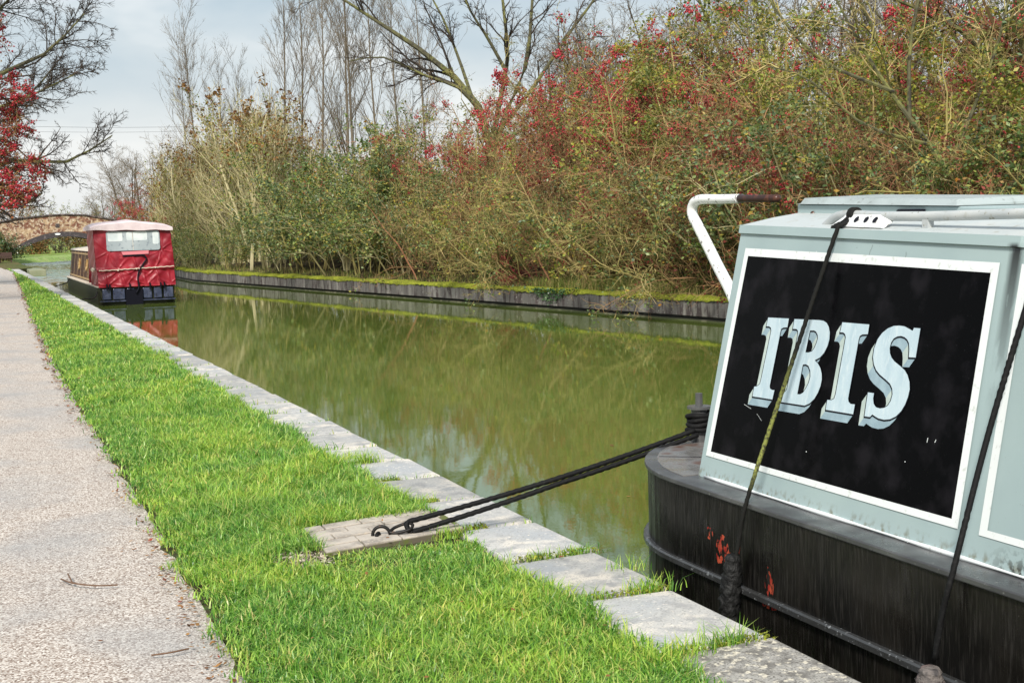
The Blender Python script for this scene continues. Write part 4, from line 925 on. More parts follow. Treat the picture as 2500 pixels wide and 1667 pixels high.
class Plant:
    def __init__(s, seed): s.rng = np.random.default_rng(seed); s.lv = []
    def level(s, P, D, L, R, seg, wig, trop, k, taper=.72):
        pts, rad = grow(P, D, L, R, seg, wig, trop, s.rng, taper); s.lv.append((pts, rad, L, k)); return s
    def custom(s, polys, radii, k=6):
        m = 9; pts = []; rad = []; L = []
        for q, (r0, r1) in zip(polys, radii):
            c = np.array([tuple(v) for v in crom(q, 8)]); idx = np.linspace(0, len(c)-1, m).round().astype(int); pts.append(c[idx]); rad.append(np.linspace(r0, r1, m)); L.append(np.linalg.norm(np.diff(c, axis=0), axis=1).sum())
        s.lv.append((np.array(pts), np.array(rad), np.array(L), k)); return s
    def sprout(s, n, t0, t1, ang, ratio, seg, wig, trop, k, rr=.55, rmin=.003, taper=.72, src=-1):
        pts, rad, L, _ = s.lv[src]; P, D, Lc, R = children(pts, rad, n, t0, t1, ang, ratio, L, s.rng, rr, rmin); return s.level(P, D, Lc, R, seg, wig, trop, k, taper)
    def geo(s, levels):
        VV, FF, o = [], [], 0
        for i in levels:
            V, F = tubes(s.lv[i][0], s.lv[i][1], s.lv[i][3]); VV.append(V); FF.append(F+o); o += len(V)
        return np.concatenate(VV), np.concatenate(FF)
    def spots(s, lv, n, jit=.03, t0=.2, zlo=None, zhi=None, clump=0):
        pts = s.lv[lv][0]; a = s.rng.integers(0, len(pts), n)
        if clump:
            cc = s.rng.integers(0, len(pts), clump); a = cc[s.rng.integers(0, clump, n)]
        m = pts.shape[1]; t = s.rng.uniform(t0, 1, n)*(m-1); i = np.minimum(t.astype(int), m-2); w = (t-i)[:, None]
        p = pts[a, i]*(1-w)+pts[a, i+1]*w+s.rng.normal(0, jit, (n, 3))
        if zlo is not None: p = p[s.rng.random(n) < np.clip((p[:, 2]-zlo)/(zhi-zlo), 0, 1)]
        return p
def berries(c, r, rng):
    o = np.array([(1, 0, 0), (0, 1, 0), (-1, 0, 0), (0, -1, 0), (0, 0, 1), (0, 0, -1)], float)
    V = (c[:, None]+o[None]*(r[:, None, None])).reshape(-1, 3); k = np.arange(len(c))*6
    T = np.concatenate([np.stack([k+a, k+b, k+d], 1) for a, b, d in ((0, 1, 4), (1, 2, 4), (2, 3, 4), (3, 0, 4), (1, 0, 5), (2, 1, 5), (3, 2, 5), (0, 3, 5))]); return V, T
def polar(n, rng, r, tilt):
    az = rng.uniform(0, 2*np.pi, n); t = rng.uniform(*tilt, n); rr = r*np.sqrt(rng.random(n))
    P = np.stack([rr*np.cos(az), rr*np.sin(az), np.full(n, -.05)], 1); D = np.stack([np.cos(az)*np.sin(t), np.sin(az)*np.sin(t), np.cos(t)], 1); return P, D
mat_twig_olive = material('olive_twig', (0, 0, 0), .8, .2, island=[(0, (.045, .038, .014)), (.3, (.17, .145, .05)), (.7, (.35, .30, .11)), (1, (.42, .31, .15))], objrand=.15)
mat_twig_red = material('russet_twig', (0, 0, 0), .8, .2, island=[(0, (.045, .028, .014)), (.3, (.17, .11, .05)), (.7, (.32, .215, .10)), (1, (.30, .12, .075))], objrand=.15)
mat_twig_pale = material('pale_willow_twig', (0, 0, 0), .75, .25, island=[(0, (.26, .23, .11)), (.5, (.42, .37, .19)), (1, (.54, .48, .29))], objrand=.1)
mat_bark = material('grey_brown_bark', (0, 0, 0), .9, .2, island=[(0, (.075, .062, .045)), (.5, (.15, .125, .09)), (1, (.22, .18, .13))], objrand=.15)
mat_bark_moss = material('mossy_bark', (.10, .095, .055), .9, .2, noises=((2.2, (.17, .17, .06), .45, .6), (9, (.05, .045, .035), .5, .65)), bumps=((14, .6, .03),))
mat_bark_dark = material('dark_bark', (0, 0, 0), .9, .2, island=[(0, (.028, .024, .02)), (.6, (.05, .042, .034)), (1, (.085, .06, .045))])
def patch_mix(stops2, scale, lo=.42, hi=.6):
    def f(nt, geo, c, tex, p):
        return mix(nt, ramp(nt, tex(scale), [(lo, (0, 0, 0)), (hi, (1, 1, 1))]), c, ramp(nt, geo.outputs['Random Per Island'], stops2))
    return f
mat_leaf_g = material('bramble_leaf', (0, 0, 0), .45, .5, trans=.25, island=[(0, (.035, .07, .02)), (.4, (.11, .18, .04)), (.78, (.24, .30, .07)), (.94, (.42, .34, .06)), (1, (.46, .18, .03))],
    custom=patch_mix([(0, (.05, .09, .04)), (.5, (.17, .24, .11)), (.85, (.32, .36, .10)), (1, (.46, .36, .07))], .9))
mat_leaf_y = material('yellow_green_leaf', (0, 0, 0), .5, .4, trans=.35, island=[(0, (.12, .19, .03)), (.5, (.30, .34, .05)), (.85, (.50, .44, .07)), (1, (.48, .22, .04))], custom=patch_mix([(0, (.10, .15, .05)), (.6, (.18, .22, .06)), (1, (.36, .30, .07))], .8))
mat_leaf_br = material('brown_leaf', (0, 0, 0), .6, .3, trans=.25, island=[(0, (.12, .05, .02)), (.5, (.22, .11, .035)), (1, (.33, .19, .06))])
mat_leaf_dk = material('dark_holly_leaf', (0, 0, 0), .3, .5, trans=.1, island=[(0, (.02, .06, .02)), (.6, (.05, .12, .04)), (1, (.14, .20, .10))])
mat_berry = material('red_haw_berry', (0, 0, 0), .35, .5, island=[(0, (.20, .012, .02)), (.5, (.38, .025, .04)), (1, (.55, .07, .08))])
mat_redleaf = material('red_leaf', (0, 0, 0), .5, .4, trans=.3, island=[(0, (.17, .015, .02)), (.5, (.36, .03, .045)), (.85, (.48, .08, .07)), (1, (.45, .20, .06))])
mat_leaf_rs = material('russet_leaf', (0, 0, 0), .55, .3, trans=.3, island=[(0, (.14, .03, .025)), (.5, (.27, .06, .045)), (.85, (.34, .14, .06)), (1, (.36, .24, .07))])
MESH = {}
def make_meshes(kind, variant):
    key = (kind, variant)
    if key in MESH: return MESH[key]
    p = Plant(1000+variant*17+sum(map(ord, kind))); rng = p.rng; parts = []
    def tw(name, lv, mat): V, F = p.geo(lv); parts.append((name, np_mesh(name, V, F), mat))
    def lf(name, c, size, mat, flat=.6): V, Q = leaf_quads(c, rng.uniform(*size, len(c)), rng, flat); parts.append((name, np_mesh(name, V, Q), mat))
    def be(name, c, size, mat): V, T = berries(c, rng.uniform(*size, len(c)), rng); parts.append((name, np_mesh(name, V, None, T), mat))
    if kind == 'bramble':
        P, D = polar(13, rng, .7, (.05, .75)); p.level(P, D, rng.uniform(2.6, 4.2, 13), rng.uniform(.018, .036, 13), 8, .13, -.01, 4)
        p.sprout(9, .15, 1, (.4, 1.2), (.30, .55), 5, .2, -.02, 3, rmin=.007).sprout(6, .1, 1, (.4, 1.2), (.35, .6), 4, .25, .0, 3, rmin=.005)
        tw('stems', [0, 1, 2], mat_twig_pale if variant % 2 else mat_twig_olive)
        lf('leaves', p.spots(2, 9500, .07, 0), (.05, .12), mat_leaf_g); 
        if variant % 2: lf('berries', p.spots(2, 260, .1, 0, 1.5, 4, clump=14), (.04, .08), mat_redleaf)
    elif kind == 'thicket':
        P, D = polar(16, rng, .8, (.1, .95)); p.level(P, D, rng.uniform(2.4, 4.0, 16), rng.uniform(.014, .030, 16), 9, .16, -.025, 4)
        p.sprout(11, .1, 1, (.4, 1.25), (.30, .6), 6, .24, -.02, 3, rmin=.007).sprout(8, .05, 1, (.5, 1.3), (.35, .65), 4, .3, .0, 3, rmin=.0065).sprout(2, .1, 1, (.5, 1.3), (.35, .6), 3, .3, 0, 3, rmin=.0045)
        tw('stems', [0, 1, 2, 3], mat_twig_olive if variant % 2 else mat_twig_red)
        lf('leaves', p.spots(2, 4200, .07, 0, clump=420), (.05, .105), (mat_leaf_g, mat_leaf_y, mat_leaf_rs, mat_leaf_g)[variant])
        if variant == 2: be('berries', p.spots(2, 900, .05, .2, clump=60), (.013, .024), mat_berry)
    elif kind in ('hawthorn', 'redthorn'):
        P, D = polar(8, rng, .35, (.05, .6)); p.level(P, D, rng.uniform(3.4, 5.0, 8), rng.uniform(.03, .06, 8), 9, .14, .01, 5)
        p.sprout(11, .15, 1, (.45, 1.2), (.30, .55), 6, .2, .01, 3, rmin=.009).sprout(9, .08, 1, (.5, 1.3), (.35, .6), 5, .26, .0, 3, rmin=.0065).sprout(4, .1, 1, (.5, 1.3), (.3, .6), 3, .3, .02, 3, rmin=.005)
        tw('stems', [0, 1, 2, 3], mat_twig_red if variant != 1 else mat_twig_olive)
        lf('leaves', p.spots(3, 1500, .06, 0, clump=500), (.035, .075), mat_leaf_y)
        red = kind == 'redthorn'; nb, ncl = (5200, 260) if red else (1300, 110)
        be('berries', p.spots(3, nb, .05, .1, 1.2, 3.0, clump=ncl), (.014, .030), mat_berry)
        lf('red_leaves', p.spots(3, 1900 if red else 900, .08, .1, 1.6, 3.4, clump=150), (.03, .075), mat_redleaf if red else mat_leaf_rs)
    elif kind == 'maple':
        P, D = polar(7, rng, .4, (.05, .5)); p.level(P, D, rng.uniform(3.4, 5.2, 7), rng.uniform(.03, .06, 7), 9, .12, .01, 5)
        p.sprout(10, .15, 1, (.4, 1.1), (.30, .55), 6, .18, .01, 3, rmin=.009).sprout(8, .08, 1, (.5, 1.2), (.35, .6), 5, .24, .01, 3, rmin=.0065).sprout(3, .1, 1, (.5, 1.2), (.3, .6), 3, .3, .02, 3, rmin=.005)
        tw('stems', [0, 1, 2, 3], mat_twig_olive); lf('leaves', p.spots(3, 9500, .07, 0, clump=1500), (.05, .11), mat_leaf_y)
    elif kind == 'willow':
        P, D = polar(9, rng, .5, (.02, .35)); p.level(P, D, rng.uniform(3.4, 5.2, 9), rng.uniform(.03, .055, 9), 9, .08, .03, 5)
        p.sprout(10, .12, 1, (.25, .7), (.35, .6), 7, .10, .06, 3, rmin=.010).sprout(8, .1, 1, (.25, .7), (.4, .65), 5, .14, .05, 3, rmin=.007)
        tw('stems', [0, 1, 2], mat_twig_pale); lf('leaves', p.spots(2, 2600, .06, .2, 2.6, 4.4, clump=130), (.06, .14), mat_leaf_br); lf('green_leaves', p.spots(1, 1700, .12, 0), (.05, .10), mat_leaf_y)
    elif kind == 'poplar':
        p.level(np.array([[0, 0, -.1]]), np.array([[.0, 0, 1.]]), np.array([11.]), np.array([.072]), 14, .018, .05, 6, .9)
        p.sprout(34, .14, .97, (.30, .60), (.22, .40), 7, .06, .05, 4, rr=.34, rmin=.009).sprout(8, .1, 1, (.25, .65), (.32, .6), 5, .09, .06, 3, rmin=.0062).sprout(4, .1, 1, (.3, .75), (.4, .6), 3, .12, .04, 3, rmin=.005)
        tw('trunk', [0], mat_bark); tw('crown', [1, 2, 3], mat_bark)
    elif kind == 'round':
        P, D = polar(4, rng, .12, (.05, .45)); p.level(P, D, rng.uniform(5.0, 7.0, 4), rng.uniform(.055, .10, 4), 10, .06, .02, 6)
        p.sprout(11, .2, 1, (.4, .95), (.30, .60), 8, .11, .03, 4, rr=.42, rmin=.012).sprout(10, .1, 1, (.4, 1.0), (.35, .6), 6, .15, .02, 3, rmin=.0075).sprout(7, .1, 1, (.4, 1.0), (.35, .6), 4, .2, .02, 3, rmin=.0055)
        tw('trunk', [0], mat_bark); tw('crown', [1, 2, 3], mat_bark)
    elif kind == 'spreading':
        P, D = polar(7, rng, .25, (.12, .66)); p.level(P, D, rng.uniform(6.5, 10.5, 7), rng.uniform(.08, .135, 7), 12, .07, .015, 7)
        p.sprout(13, .15, 1, (.35, .9), (.28, .5), 9, .11, .02, 4, rr=.45, rmin=.015).sprout(10, .1, 1, (.4, 1.0), (.32, .55), 6, .14, .01, 3, rmin=.0095).sprout(6, .1, 1, (.4, 1.0), (.35, .6), 4, .17, .02, 3, rmin=.0065)
        tw('trunk', [0], mat_bark_moss); tw('crown', [1, 2, 3], mat_bark)
    MESH[key] = parts; return parts
GROUPS = {'redthorn': 'hawthorns thick with red berries on the far bank', 'bramble': 'bramble bushes on the far bank', 'thicket': 'bare twiggy thicket shrubs on the far bank', 'hawthorn': 'hawthorns with red berries on the far bank', 'maple': 'yellow-green shrubs of the thicket', 'willow': 'pale willows on the far bank', 'poplar': 'slender bare poplars behind the thicket', 'round': 'bare rounded trees behind the far bank', 'spreading': 'big bare spreading trees behind the thicket'}
KINDN = {'bramble': ('bramble_bush', 'shrub'), 'thicket': ('thicket_shrub', 'shrub'), 'hawthorn': ('hawthorn', 'shrub'), 'redthorn': ('hawthorn', 'shrub'), 'maple': ('leafy_shrub', 'shrub'), 'willow': ('willow', 'tree'), 'poplar': ('poplar', 'tree'), 'round': ('bare_tree', 'tree'), 'spreading': ('spreading_tree', 'tree')}
SHARED = {'redthorn': 'hawthorn thick with bright red berries at the top of the far bank thicket', 'bramble': 'leafy green bramble bush in the hedge along the far bank wall', 'thicket': 'tangled olive-brown twiggy shrub in the far bank thicket', 'hawthorn': 'twiggy hawthorn dotted with red berries in the far bank thicket', 'maple': 'twiggy shrub keeping small yellow-green leaves in the thicket', 'willow': 'pale upright willow stems with brown leaf tufts behind the far bank wall', 'poplar': 'slender bare poplar rising behind the far bank hedge', 'round': 'bare many-branched tree standing behind the far bank thicket', 'spreading': 'large bare tree with leaning limbs behind the far bank thicket'}
LABELS = {
    (8.47, 57.66): 'low bramble bush just right of the red boat canopy',
    (8.8, 55.23): 'small bramble bush at the foot of the first pale willows',
    (9.41, 50.64): 'low bramble bush among the pale willow stems',
    (10.14, 45.89): 'bramble bush right of the pale willow trunk by the water',
    (10.64, 43.64): 'tall leafy bramble bush where the pale willows end',
    (11.35, 39.05): 'leafy bramble bush under the dark red hawthorn tops',
    (13.23, 24.9): 'twiggy shrub behind the tall grass tuft on the far wall',
    (13.32, 23.46): 'many-stemmed shrub at the water just left of the white tiller',
    (13.55, 22.53): 'olive twiggy shrub behind the middle of the white tiller',
    (13.81, 21.3): 'green bramble bush right behind the dark tiller grip',
    (14.09, 19.22): 'dark green leafy bush low behind the sliding hatch',
    (10.1, 48.41): 'willow with a pale bare trunk standing out just behind the wall',
    (9.23, 64.8): 'pale willow directly behind the red boat canopy',
    (12.44, 45.16): 'dark red topped hawthorn rising among the green brambles',
    (14.22, 32.49): 'large tangled shrub in the centre of the far bank thicket',
    (14.61, 28.8): 'hawthorn with the thickest red berries at the top of the thicket',
    (15.04, 25.56): 'yellow-green leafy shrub above the white tiller arm',
    (13.41, 81.48): 'tallest bare poplar beyond the pale willows, against the open sky',
    (14.21, 90.46): 'second tall poplar standing left of the tallest one',
    (11.55, 102.94): 'bare rounded tree at the far end, left of the pale willows',
    (7.98, 66.66): 'bright red bush just above the canopy top of the red boat',
}
PROTO = {}
def plant(x, y, kind, sc, i):
    nvar = {'bramble': 2, 'thicket': 4, 'hawthorn': 3, 'redthorn': 2, 'maple': 2, 'willow': 2, 'poplar': 3, 'round': 3, 'spreading': 2}[kind]
    v = i % nvar; r = random.Random(i*31+7); d = x-shore_r(min(max(y, -19), 103)); z = float(bank_h(max(0, d)))-.05 if y < 103 else 0
    if (kind, v) not in PROTO:
        o = thing(KINDN[kind][0], SHARED[kind], KINDN[kind][1], (0, 0, 0), GROUPS[kind])
        for nm, me, mt in make_meshes(kind, v):
            q = link_mesh(nm, me, mt, o)
            if nm == 'berries': q['kind'] = 'stuff'
        PROTO[(kind, v)] = o; root = o
    else:
        src = PROTO[(kind, v)]; root = src.copy(); C.objects.link(root)
        for ch in list(src.children):
            c = ch.copy(); C.objects.link(c); c.parent = root
    root['label'] = LABELS.get((round(x, 2), round(y, 2)), SHARED[kind])
    root.location = (x, y, z); root.rotation_euler = (0, 0, r.uniform(0, 6.28)); s = sc*r.uniform(.94, 1.06); root.scale = (s*r.uniform(.95, 1.08), s, s)
    return root
PLACES = [
(8.47,57.66,'bramble',.55),(8.80,55.23,'bramble',.5),(9.41,50.64,'bramble',.55),(10.14,45.89,'bramble',.72),(10.64,43.64,'bramble',.98),(10.98,41.10,'bramble',1.02),(11.35,39.05,'bramble',1.0),(11.63,36.95,'bramble',.92),(11.92,34.77,'thicket',.85),(12.09,32.72,'thicket',.8),(12.36,31.45,'hawthorn',.62),(12.64,29.37,'thicket',.85),(12.76,27.70,'thicket',.8),(13.12,26.48,'thicket',.9),(13.23,24.90,'thicket',.85),(13.32,23.46,'thicket',.85),(13.55,22.53,'thicket',.8),(13.81,21.30,'bramble',.82),(13.95,20.28,'thicket',.85),(14.09,19.22,'bramble',.85),(14.22,18.24,'thicket',.85),(14.34,17.33,'bramble',.8),(14.46,16.40,'thicket',.85),(14.60,15.40,'thicket',.9),(14.73,14.40,'bramble',.9),
(8.97,59.19,'willow',1.05),(9.67,58.44,'willow',1.25),(9.79,54.54,'willow',1.2),(10.34,53.39,'willow',1.35),(10.10,48.41,'willow',1.15),(11.04,49.62,'willow',1.1),(9.23,64.80,'willow',1.0),(12.18,48.63,'bramble',1.1),(12.44,45.16,'redthorn',.72),(12.83,42.17,'bramble',1.05),(13.19,39.50,'thicket',1.1),(13.53,36.97,'redthorn',.85),(13.84,34.57,'hawthorn',.98),(14.22,32.49,'thicket',1.25),(14.39,30.48,'hawthorn',1.02),(14.61,28.80,'redthorn',1.12),(14.92,27.25,'redthorn',1.0),(15.04,25.56,'maple',.95),(15.31,24.34,'hawthorn',.9),(15.41,22.84,'thicket',1.1),(15.57,21.64,'maple',.85),(15.73,20.42,'thicket',1.1),(15.88,19.30,'hawthorn',.9),(16.03,18.18,'maple',.85),(16.17,17.06,'hawthorn',.9),
(11.83,70.81,'thicket',1.3),(12.72,64.09,'thicket',1.35),(13.54,57.89,'thicket',1.2),(14.18,53.10,'thicket',1.15),(14.73,48.96,'thicket',1.15),(15.21,45.33,'thicket',1.2),(15.64,42.13,'thicket',1.3),(16.17,39.65,'hawthorn',1.1),(16.54,36.84,'hawthorn',1.2),(16.85,34.55,'redthorn',1.25),(17.12,32.48,'redthorn',1.3),(17.40,30.41,'maple',1.2),(17.65,28.55,'hawthorn',1.15),(17.87,26.85,'thicket',1.4),(18.10,25.16,'maple',1.15),(18.30,23.62,'redthorn',1.15),(18.50,22.11,'thicket',1.4),(18.69,20.72,'maple',1.15),
(13.41,81.48,'poplar',1.25),(14.21,90.46,'poplar',1.1),(14.00,77.03,'poplar',.88),(13.83,70.80,'poplar',.82),(15.17,68.18,'poplar',1.2),(16.17,68.18,'poplar',1.25),(15.85,63.12,'poplar',1.25),(16.92,62.58,'poplar',1.25),(16.37,59.21,'poplar',1.2),(17.44,58.64,'poplar',1.1),(17.04,54.15,'poplar',1.0),(17.34,51.92,'poplar',1.0),
(11.55,102.94,'round',1.0),(11.29,89.85,'round',.95),(12.53,88.04,'round',.9),(15.72,101.67,'round',1.05),(13.32,134.75,'round',.9),(22.30,247.68,'round',1.1),(33.04,392.48,'round',1.2),(15.72,94.14,'round',1.0),(15.19,83.14,'round',.95),(16.96,84.80,'round',1.0),(18.15,83.38,'round',1.0),(19.57,80.26,'round',1.05),
(19.48,43.37,'round',1.05),(20.58,42.55,'round',1.1),(19.60,38.64,'round',1.05),(20.37,36.66,'round',1.0),(20.29,33.51,'round',1.0),(20.97,32.13,'spreading',.8),(20.80,29.66,'round',1.0),(21.49,28.24,'round',.95),(20.85,25.50,'round',1.0),(21.93,24.88,'spreading',.85),(21.67,23.11,'round',1.0),
(7.98,66.66,'redthorn',.75),(8.73,64.03,'hawthorn',.6),
]
for i, (x, y, k, s) in enumerate(PLACES): plant(x, y, k, s, i)

# ------------------------------------------------------------------ single trees
def tree_obj(name, label, cat, loc, parts, group=None):
    t = thing(name, label, cat, loc, group)
    for nm, (V, F, T), mat in parts:
        q = link_mesh(nm, np_mesh(nm, V, F, T), mat, t)
        if nm == 'berries': q['kind'] = 'stuff'
    return t
# overhanging oak on the towpath side (trunk outside the frame on the left)
p = Plant(77)
limbs = [[(0, 0, -.2), (.1, 0, 2.2), (.0, .1, 5), (-.2, 0, 8), (-.1, .2, 12.5)],
         [(.1, 0, 1.7), (1.0, -.3, 2.35), (2.2, -.2, 2.65), (3.3, .2, 2.5), (4.1, .4, 2.95)],
         [(.05, 0, 2.8), (1.6, .3, 3.3), (3.2, .2, 4.0), (4.9, .5, 3.95), (6.4, .4, 4.8)],
         [(.0, 0, 4), (1.3, -.4, 5.2), (2.8, -.2, 6.6), (4.4, .2, 7.4), (5.7, 0, 8.7)],
         [(.0, .1, 5.2), (1.0, .5, 7.0), (2.4, .4, 9.0), (4.2, .6, 10.6), (5.2, .5, 12.4)],
         [(-.1, 0, 6.5), (.6, -.5, 9), (1.7, -.4, 11.4), (2.6, 0, 13.6), (3, 0, 15)],
         [(.05, 0, 3.4), (1.0, -.8, 4.2), (2.3, -1.4, 5.3), (3.6, -1.5, 5.8), (5.2, -1.4, 6.6)],
         [(-.1, 0, 4.5), (-1.5, .4, 6.2), (-3, .6, 8), (-4.5, .3, 9.6), (-5.5, 0, 11)],
         [(.0, 0, 3), (-1.4, -.6, 4.2), (-3, -.8, 5.5), (-4.4, -1, 6.5), (-5.6, -1, 7)],
         [(.0, 0, 4.6), (1.2, .6, 6.2), (2.3, 1.0, 8.0), (3.4, 1.2, 9.2), (4.3, 1.2, 10.4)], [(.0, 0, 3.6), (1.2, .8, 4.4), (2.5, 1.3, 5.6), (3.8, 1.2, 6.1), (4.8, 1.1, 7.2)], [(-.1, 0, 7), (.9, .3, 8.6), (2.0, .5, 10.4), (3.2, .2, 11.6), (4.0, 0, 13)]]
p.custom(limbs, [(.36, .05), (.13, .03), (.12, .02), (.14, .02), (.12, .02), (.10, .02), (.10, .02), (.12, .02), (.12, .02), (.10, .02), (.10, .02), (.10, .02)], 7)
p.sprout(20, .25, 1, (.4, 1.1), (.22, .40), 8, .13, .02, 4, rr=.5, rmin=.018).sprout(11, .1, 1, (.4, 1.1), (.32, .6), 6, .17, .02, 3, rmin=.0105).sprout(7, .08, 1, (.4, 1.1), (.35, .65), 4, .2, .01, 3, rmin=.008)
V, F = p.geo([0]); V2, F2 = p.geo([1, 2, 3])
tree_obj('oak', 'big bare oak with mossy low limbs reaching in over the path at the left edge', 'tree', (-1.5, 47, 0), [('trunk', (V, F, None), mat_bark_moss), ('crown', (V2, F2, None), mat_bark_dark)])
# red hawthorn hanging over the path
p = Plant(78); rng = p.rng
limbs = [[(0, 0, -.1), (.0, 0, 2), (.5, 0, 4), (.9, .1, 6.2)], [(0, 0, 1.4), (.8, 0, 3.0), (1.7, .2, 3.9), (2.45, .2, 3.3)], [(0, 0, 2.0), (.9, .3, 3.9), (1.6, .2, 4.9), (2.2, .1, 4.6)], [(0, 0, 1.2), (.9, -.4, 2.3), (1.6, -.4, 2.8), (2.2, -.4, 2.5)], [(0, 0, 2.3), (-.9, .3, 4), (-1.8, .2, 4.9), (-2.4, .1, 4.6)], [(.1, 0, 2.6), (.7, -.3, 4.5), (1.2, -.4, 5.6), (1.6, -.4, 6.1)]]
p.custom(limbs, [(.13, .03)]+[(.06, .015)]*5, 6)
p.sprout(16, .25, 1, (.4, 1.1), (.20, .36), 6, .18, -.02, 3, rr=.5, rmin=.012).sprout(9, .1, 1, (.4, 1.2), (.35, .6), 5, .22, -.01, 3, rmin=.008).sprout(4, .1, 1, (.4, 1.2), (.4, .6), 3, .25, -.03, 3, rmin=.006)
V, F = p.geo([0]); V2, F2 = p.geo([1, 2, 3]); B, BT = berries(p.spots(3, 4200, .05, .1, clump=420), rng.uniform(.018, .032, 4200), rng)
L1, Q1 = leaf_quads(p.spots(3, 1500, .08, 0, clump=400), rng.uniform(.05, .10, 1500), rng); L2, Q2 = leaf_quads(p.spots(3, 3000, .08, 0), rng.uniform(.05, .10, 3000), rng)
tree_obj('hawthorn', 'hawthorn heavy with crimson berries overhanging the towpath at the left edge', 'tree', (-.7, 35, 0), [('trunk', (V, F, None), mat_bark_dark), ('stems', (V2, F2, None), mat_twig_red), ('berries', (B, None, BT), mat_berry), ('red_leaves', (L1, Q1, None), mat_redleaf), ('leaves', (L2, Q2, None), mat_leaf_br)])
# the big bare tree fanning out over the middle of the hedge
p = Plant(84)
def fan(*q): return [(r*.93+dy*.37, -r*.37+dy*.93, z) for r, z, dy in q]
limbs = [fan((.1, -.2, 0), (.15, 2, 0), (.0, 3.9, .1), (-.5, 5.1, .2), (-1.7, 6.3, .3), (-3.1, 7.3, .3), (-4.4, 8.2, .3), (-5.7, 9.0, .3)), fan((-.2, 4.5, .1), (-.9, 5.3, -.3), (-2.0, 5.7, -.6), (-3.3, 6.3, -.8), (-4.4, 6.2, -.9)),
         fan((.1, 3.2, 0), (.4, 4.6, -.1), (.75, 6.2, -.2), (.65, 8.1, -.3), (.45, 10.4, -.3)), fan((.15, 3.0, 0), (.7, 4.6, .4), (1.35, 6.0, .6), (1.65, 8.2, .8), (1.75, 10.6, .9)), fan((.7, 5.8, -.2), (.1, 6.9, -.5), (-.5, 7.9, -.8), (-1.1, 9.6, -1)),
         fan((.5, 4.0, .2), (1.6, 5.3, .1), (2.9, 7.1, 0), (4.0, 8.5, -.2), (4.6, 9.8, -.2)), fan((-.5, 5.1, .2), (-.9, 6.4, .6), (-1.5, 8.0, .9), (-2.5, 9.7, 1.1)), fan((.3, 3.4, 0), (1.5, 4.1, .6), (3.0, 5.2, 1.0), (4.4, 6.6, 1.2))]
p.custom(limbs, [(.19, .022), (.07, .018), (.11, .025), (.12, .025), (.065, .018), (.08, .018), (.065, .018), (.07, .018)], 7)
p.sprout(12, .3, 1, (.35, .95), (.2, .36), 8, .11, .015, 4, rr=.5, rmin=.015).sprout(8, .1, 1, (.4, 1.0), (.32, .58), 6, .15, .01, 3, rmin=.0095).sprout(5, .1, 1, (.4, 1.0), (.35, .6), 4, .18, .01, 3, rmin=.007)
V, F = p.geo([0]); V2, F2 = p.geo([1, 2, 3])
tree_obj('spreading_tree', 'big bare tree with mossy limbs fanning left above the middle of the hedge', 'tree', (16.6, 43.2, .75), [('trunk', (V, F, None), mat_bark_moss), ('crown', (V2, F2, None), mat_bark_dark)])
# dark leaning tree rising out of the thicket on the right
p = Plant(80); rng = p.rng
limbs = [[(0, 0, -.2), (-.15, -.05, .9), (-.55, .2, 1.9), (-1.0, .5, 2.7), (-1.5, .8, 3.6), (-2.0, 1.0, 4.6)],
         [(-.55, .2, 1.9), (-.1, .1, 2.9), (.3, 0, 4.0), (.6, -.1, 5.6)], [(-1.0, .5, 2.7), (-.9, .6, 3.8), (-.7, .5, 5.0), (-.6, .5, 6.4)],
         [(-.8, .3, 2.3), (-1.8, .5, 2.6), (-2.6, .8, 3.3), (-3.2, 1.0, 3.5)], [(-1.2, .6, 3.1), (-2.2, 1.0, 3.6), (-2.9, 1.3, 4.5), (-3.4, 1.5, 5.8)], [(-.2, 0, 1.1), (.6, -.2, 1.9), (1.2, -.4, 2.2), (1.9, -.6, 2.9)]]
p.custom(limbs, [(.065, .016), (.034, .010), (.036, .010), (.028, .008), (.032, .008), (.03, .008)], 6)
p.sprout(11, .25, 1, (.4, 1.1), (.22, .45), 7, .15, .01, 4, rr=.55, rmin=.012).sprout(7, .1, 1, (.4, 1.1), (.3, .6), 5, .2, .0, 3, rmin=.008).sprout(4, .1, 1, (.4, 1.2), (.35, .6), 3, .25, 0, 3, rmin=.006)
V, F = p.geo([0]); V2, F2 = p.geo([1, 2, 3]); L1, Q1 = leaf_quads(p.spots(3, 1500, .06, 0, clump=400), rng.uniform(.04, .09, 1500), rng)
tree_obj('leaning_tree', 'thin dark-trunked tree leaning left out of the thicket above the cabin roof', 'tree', (14.25, 16.4, .2), [('trunk', (V, F, None), mat_bark_moss), ('crown', (V2, F2, None), mat_twig_olive), ('leaves', (L1, Q1, None), mat_leaf_y)])
# stout trunk at top right
p = Plant(81); rng = p.rng
limbs = [[(0, 0, -.2), (.05, 0, 2), (-.05, 0, 4), (-.4, .1, 6.5), (-.9, .2, 9)], [(0, 0, 2.6), (.4, 0, 4.4), (.7, 0, 6.4), (.8, 0, 9)], [(0, 0, 2.9), (-1.1, .2, 4.1), (-2.4, .4, 4.7), (-3.6, .5, 5.0)], [(0, 0, 3.4), (1.1, -.2, 4.4), (2.2, -.4, 5.4), (3, -.5, 6.6)]]
p.custom(limbs, [(.17, .06), (.11, .03), (.06, .015), (.06, .015)], 7)
p.sprout(14, .3, 1, (.4, 1.1), (.2, .4), 7, .14, .01, 4, rr=.5, rmin=.013).sprout(8, .1, 1, (.4, 1.1), (.3, .6), 5, .2, .0, 3, rmin=.009).sprout(5, .1, 1, (.4, 1.2), (.35, .6), 3, .25, 0, 3, rmin=.0065)
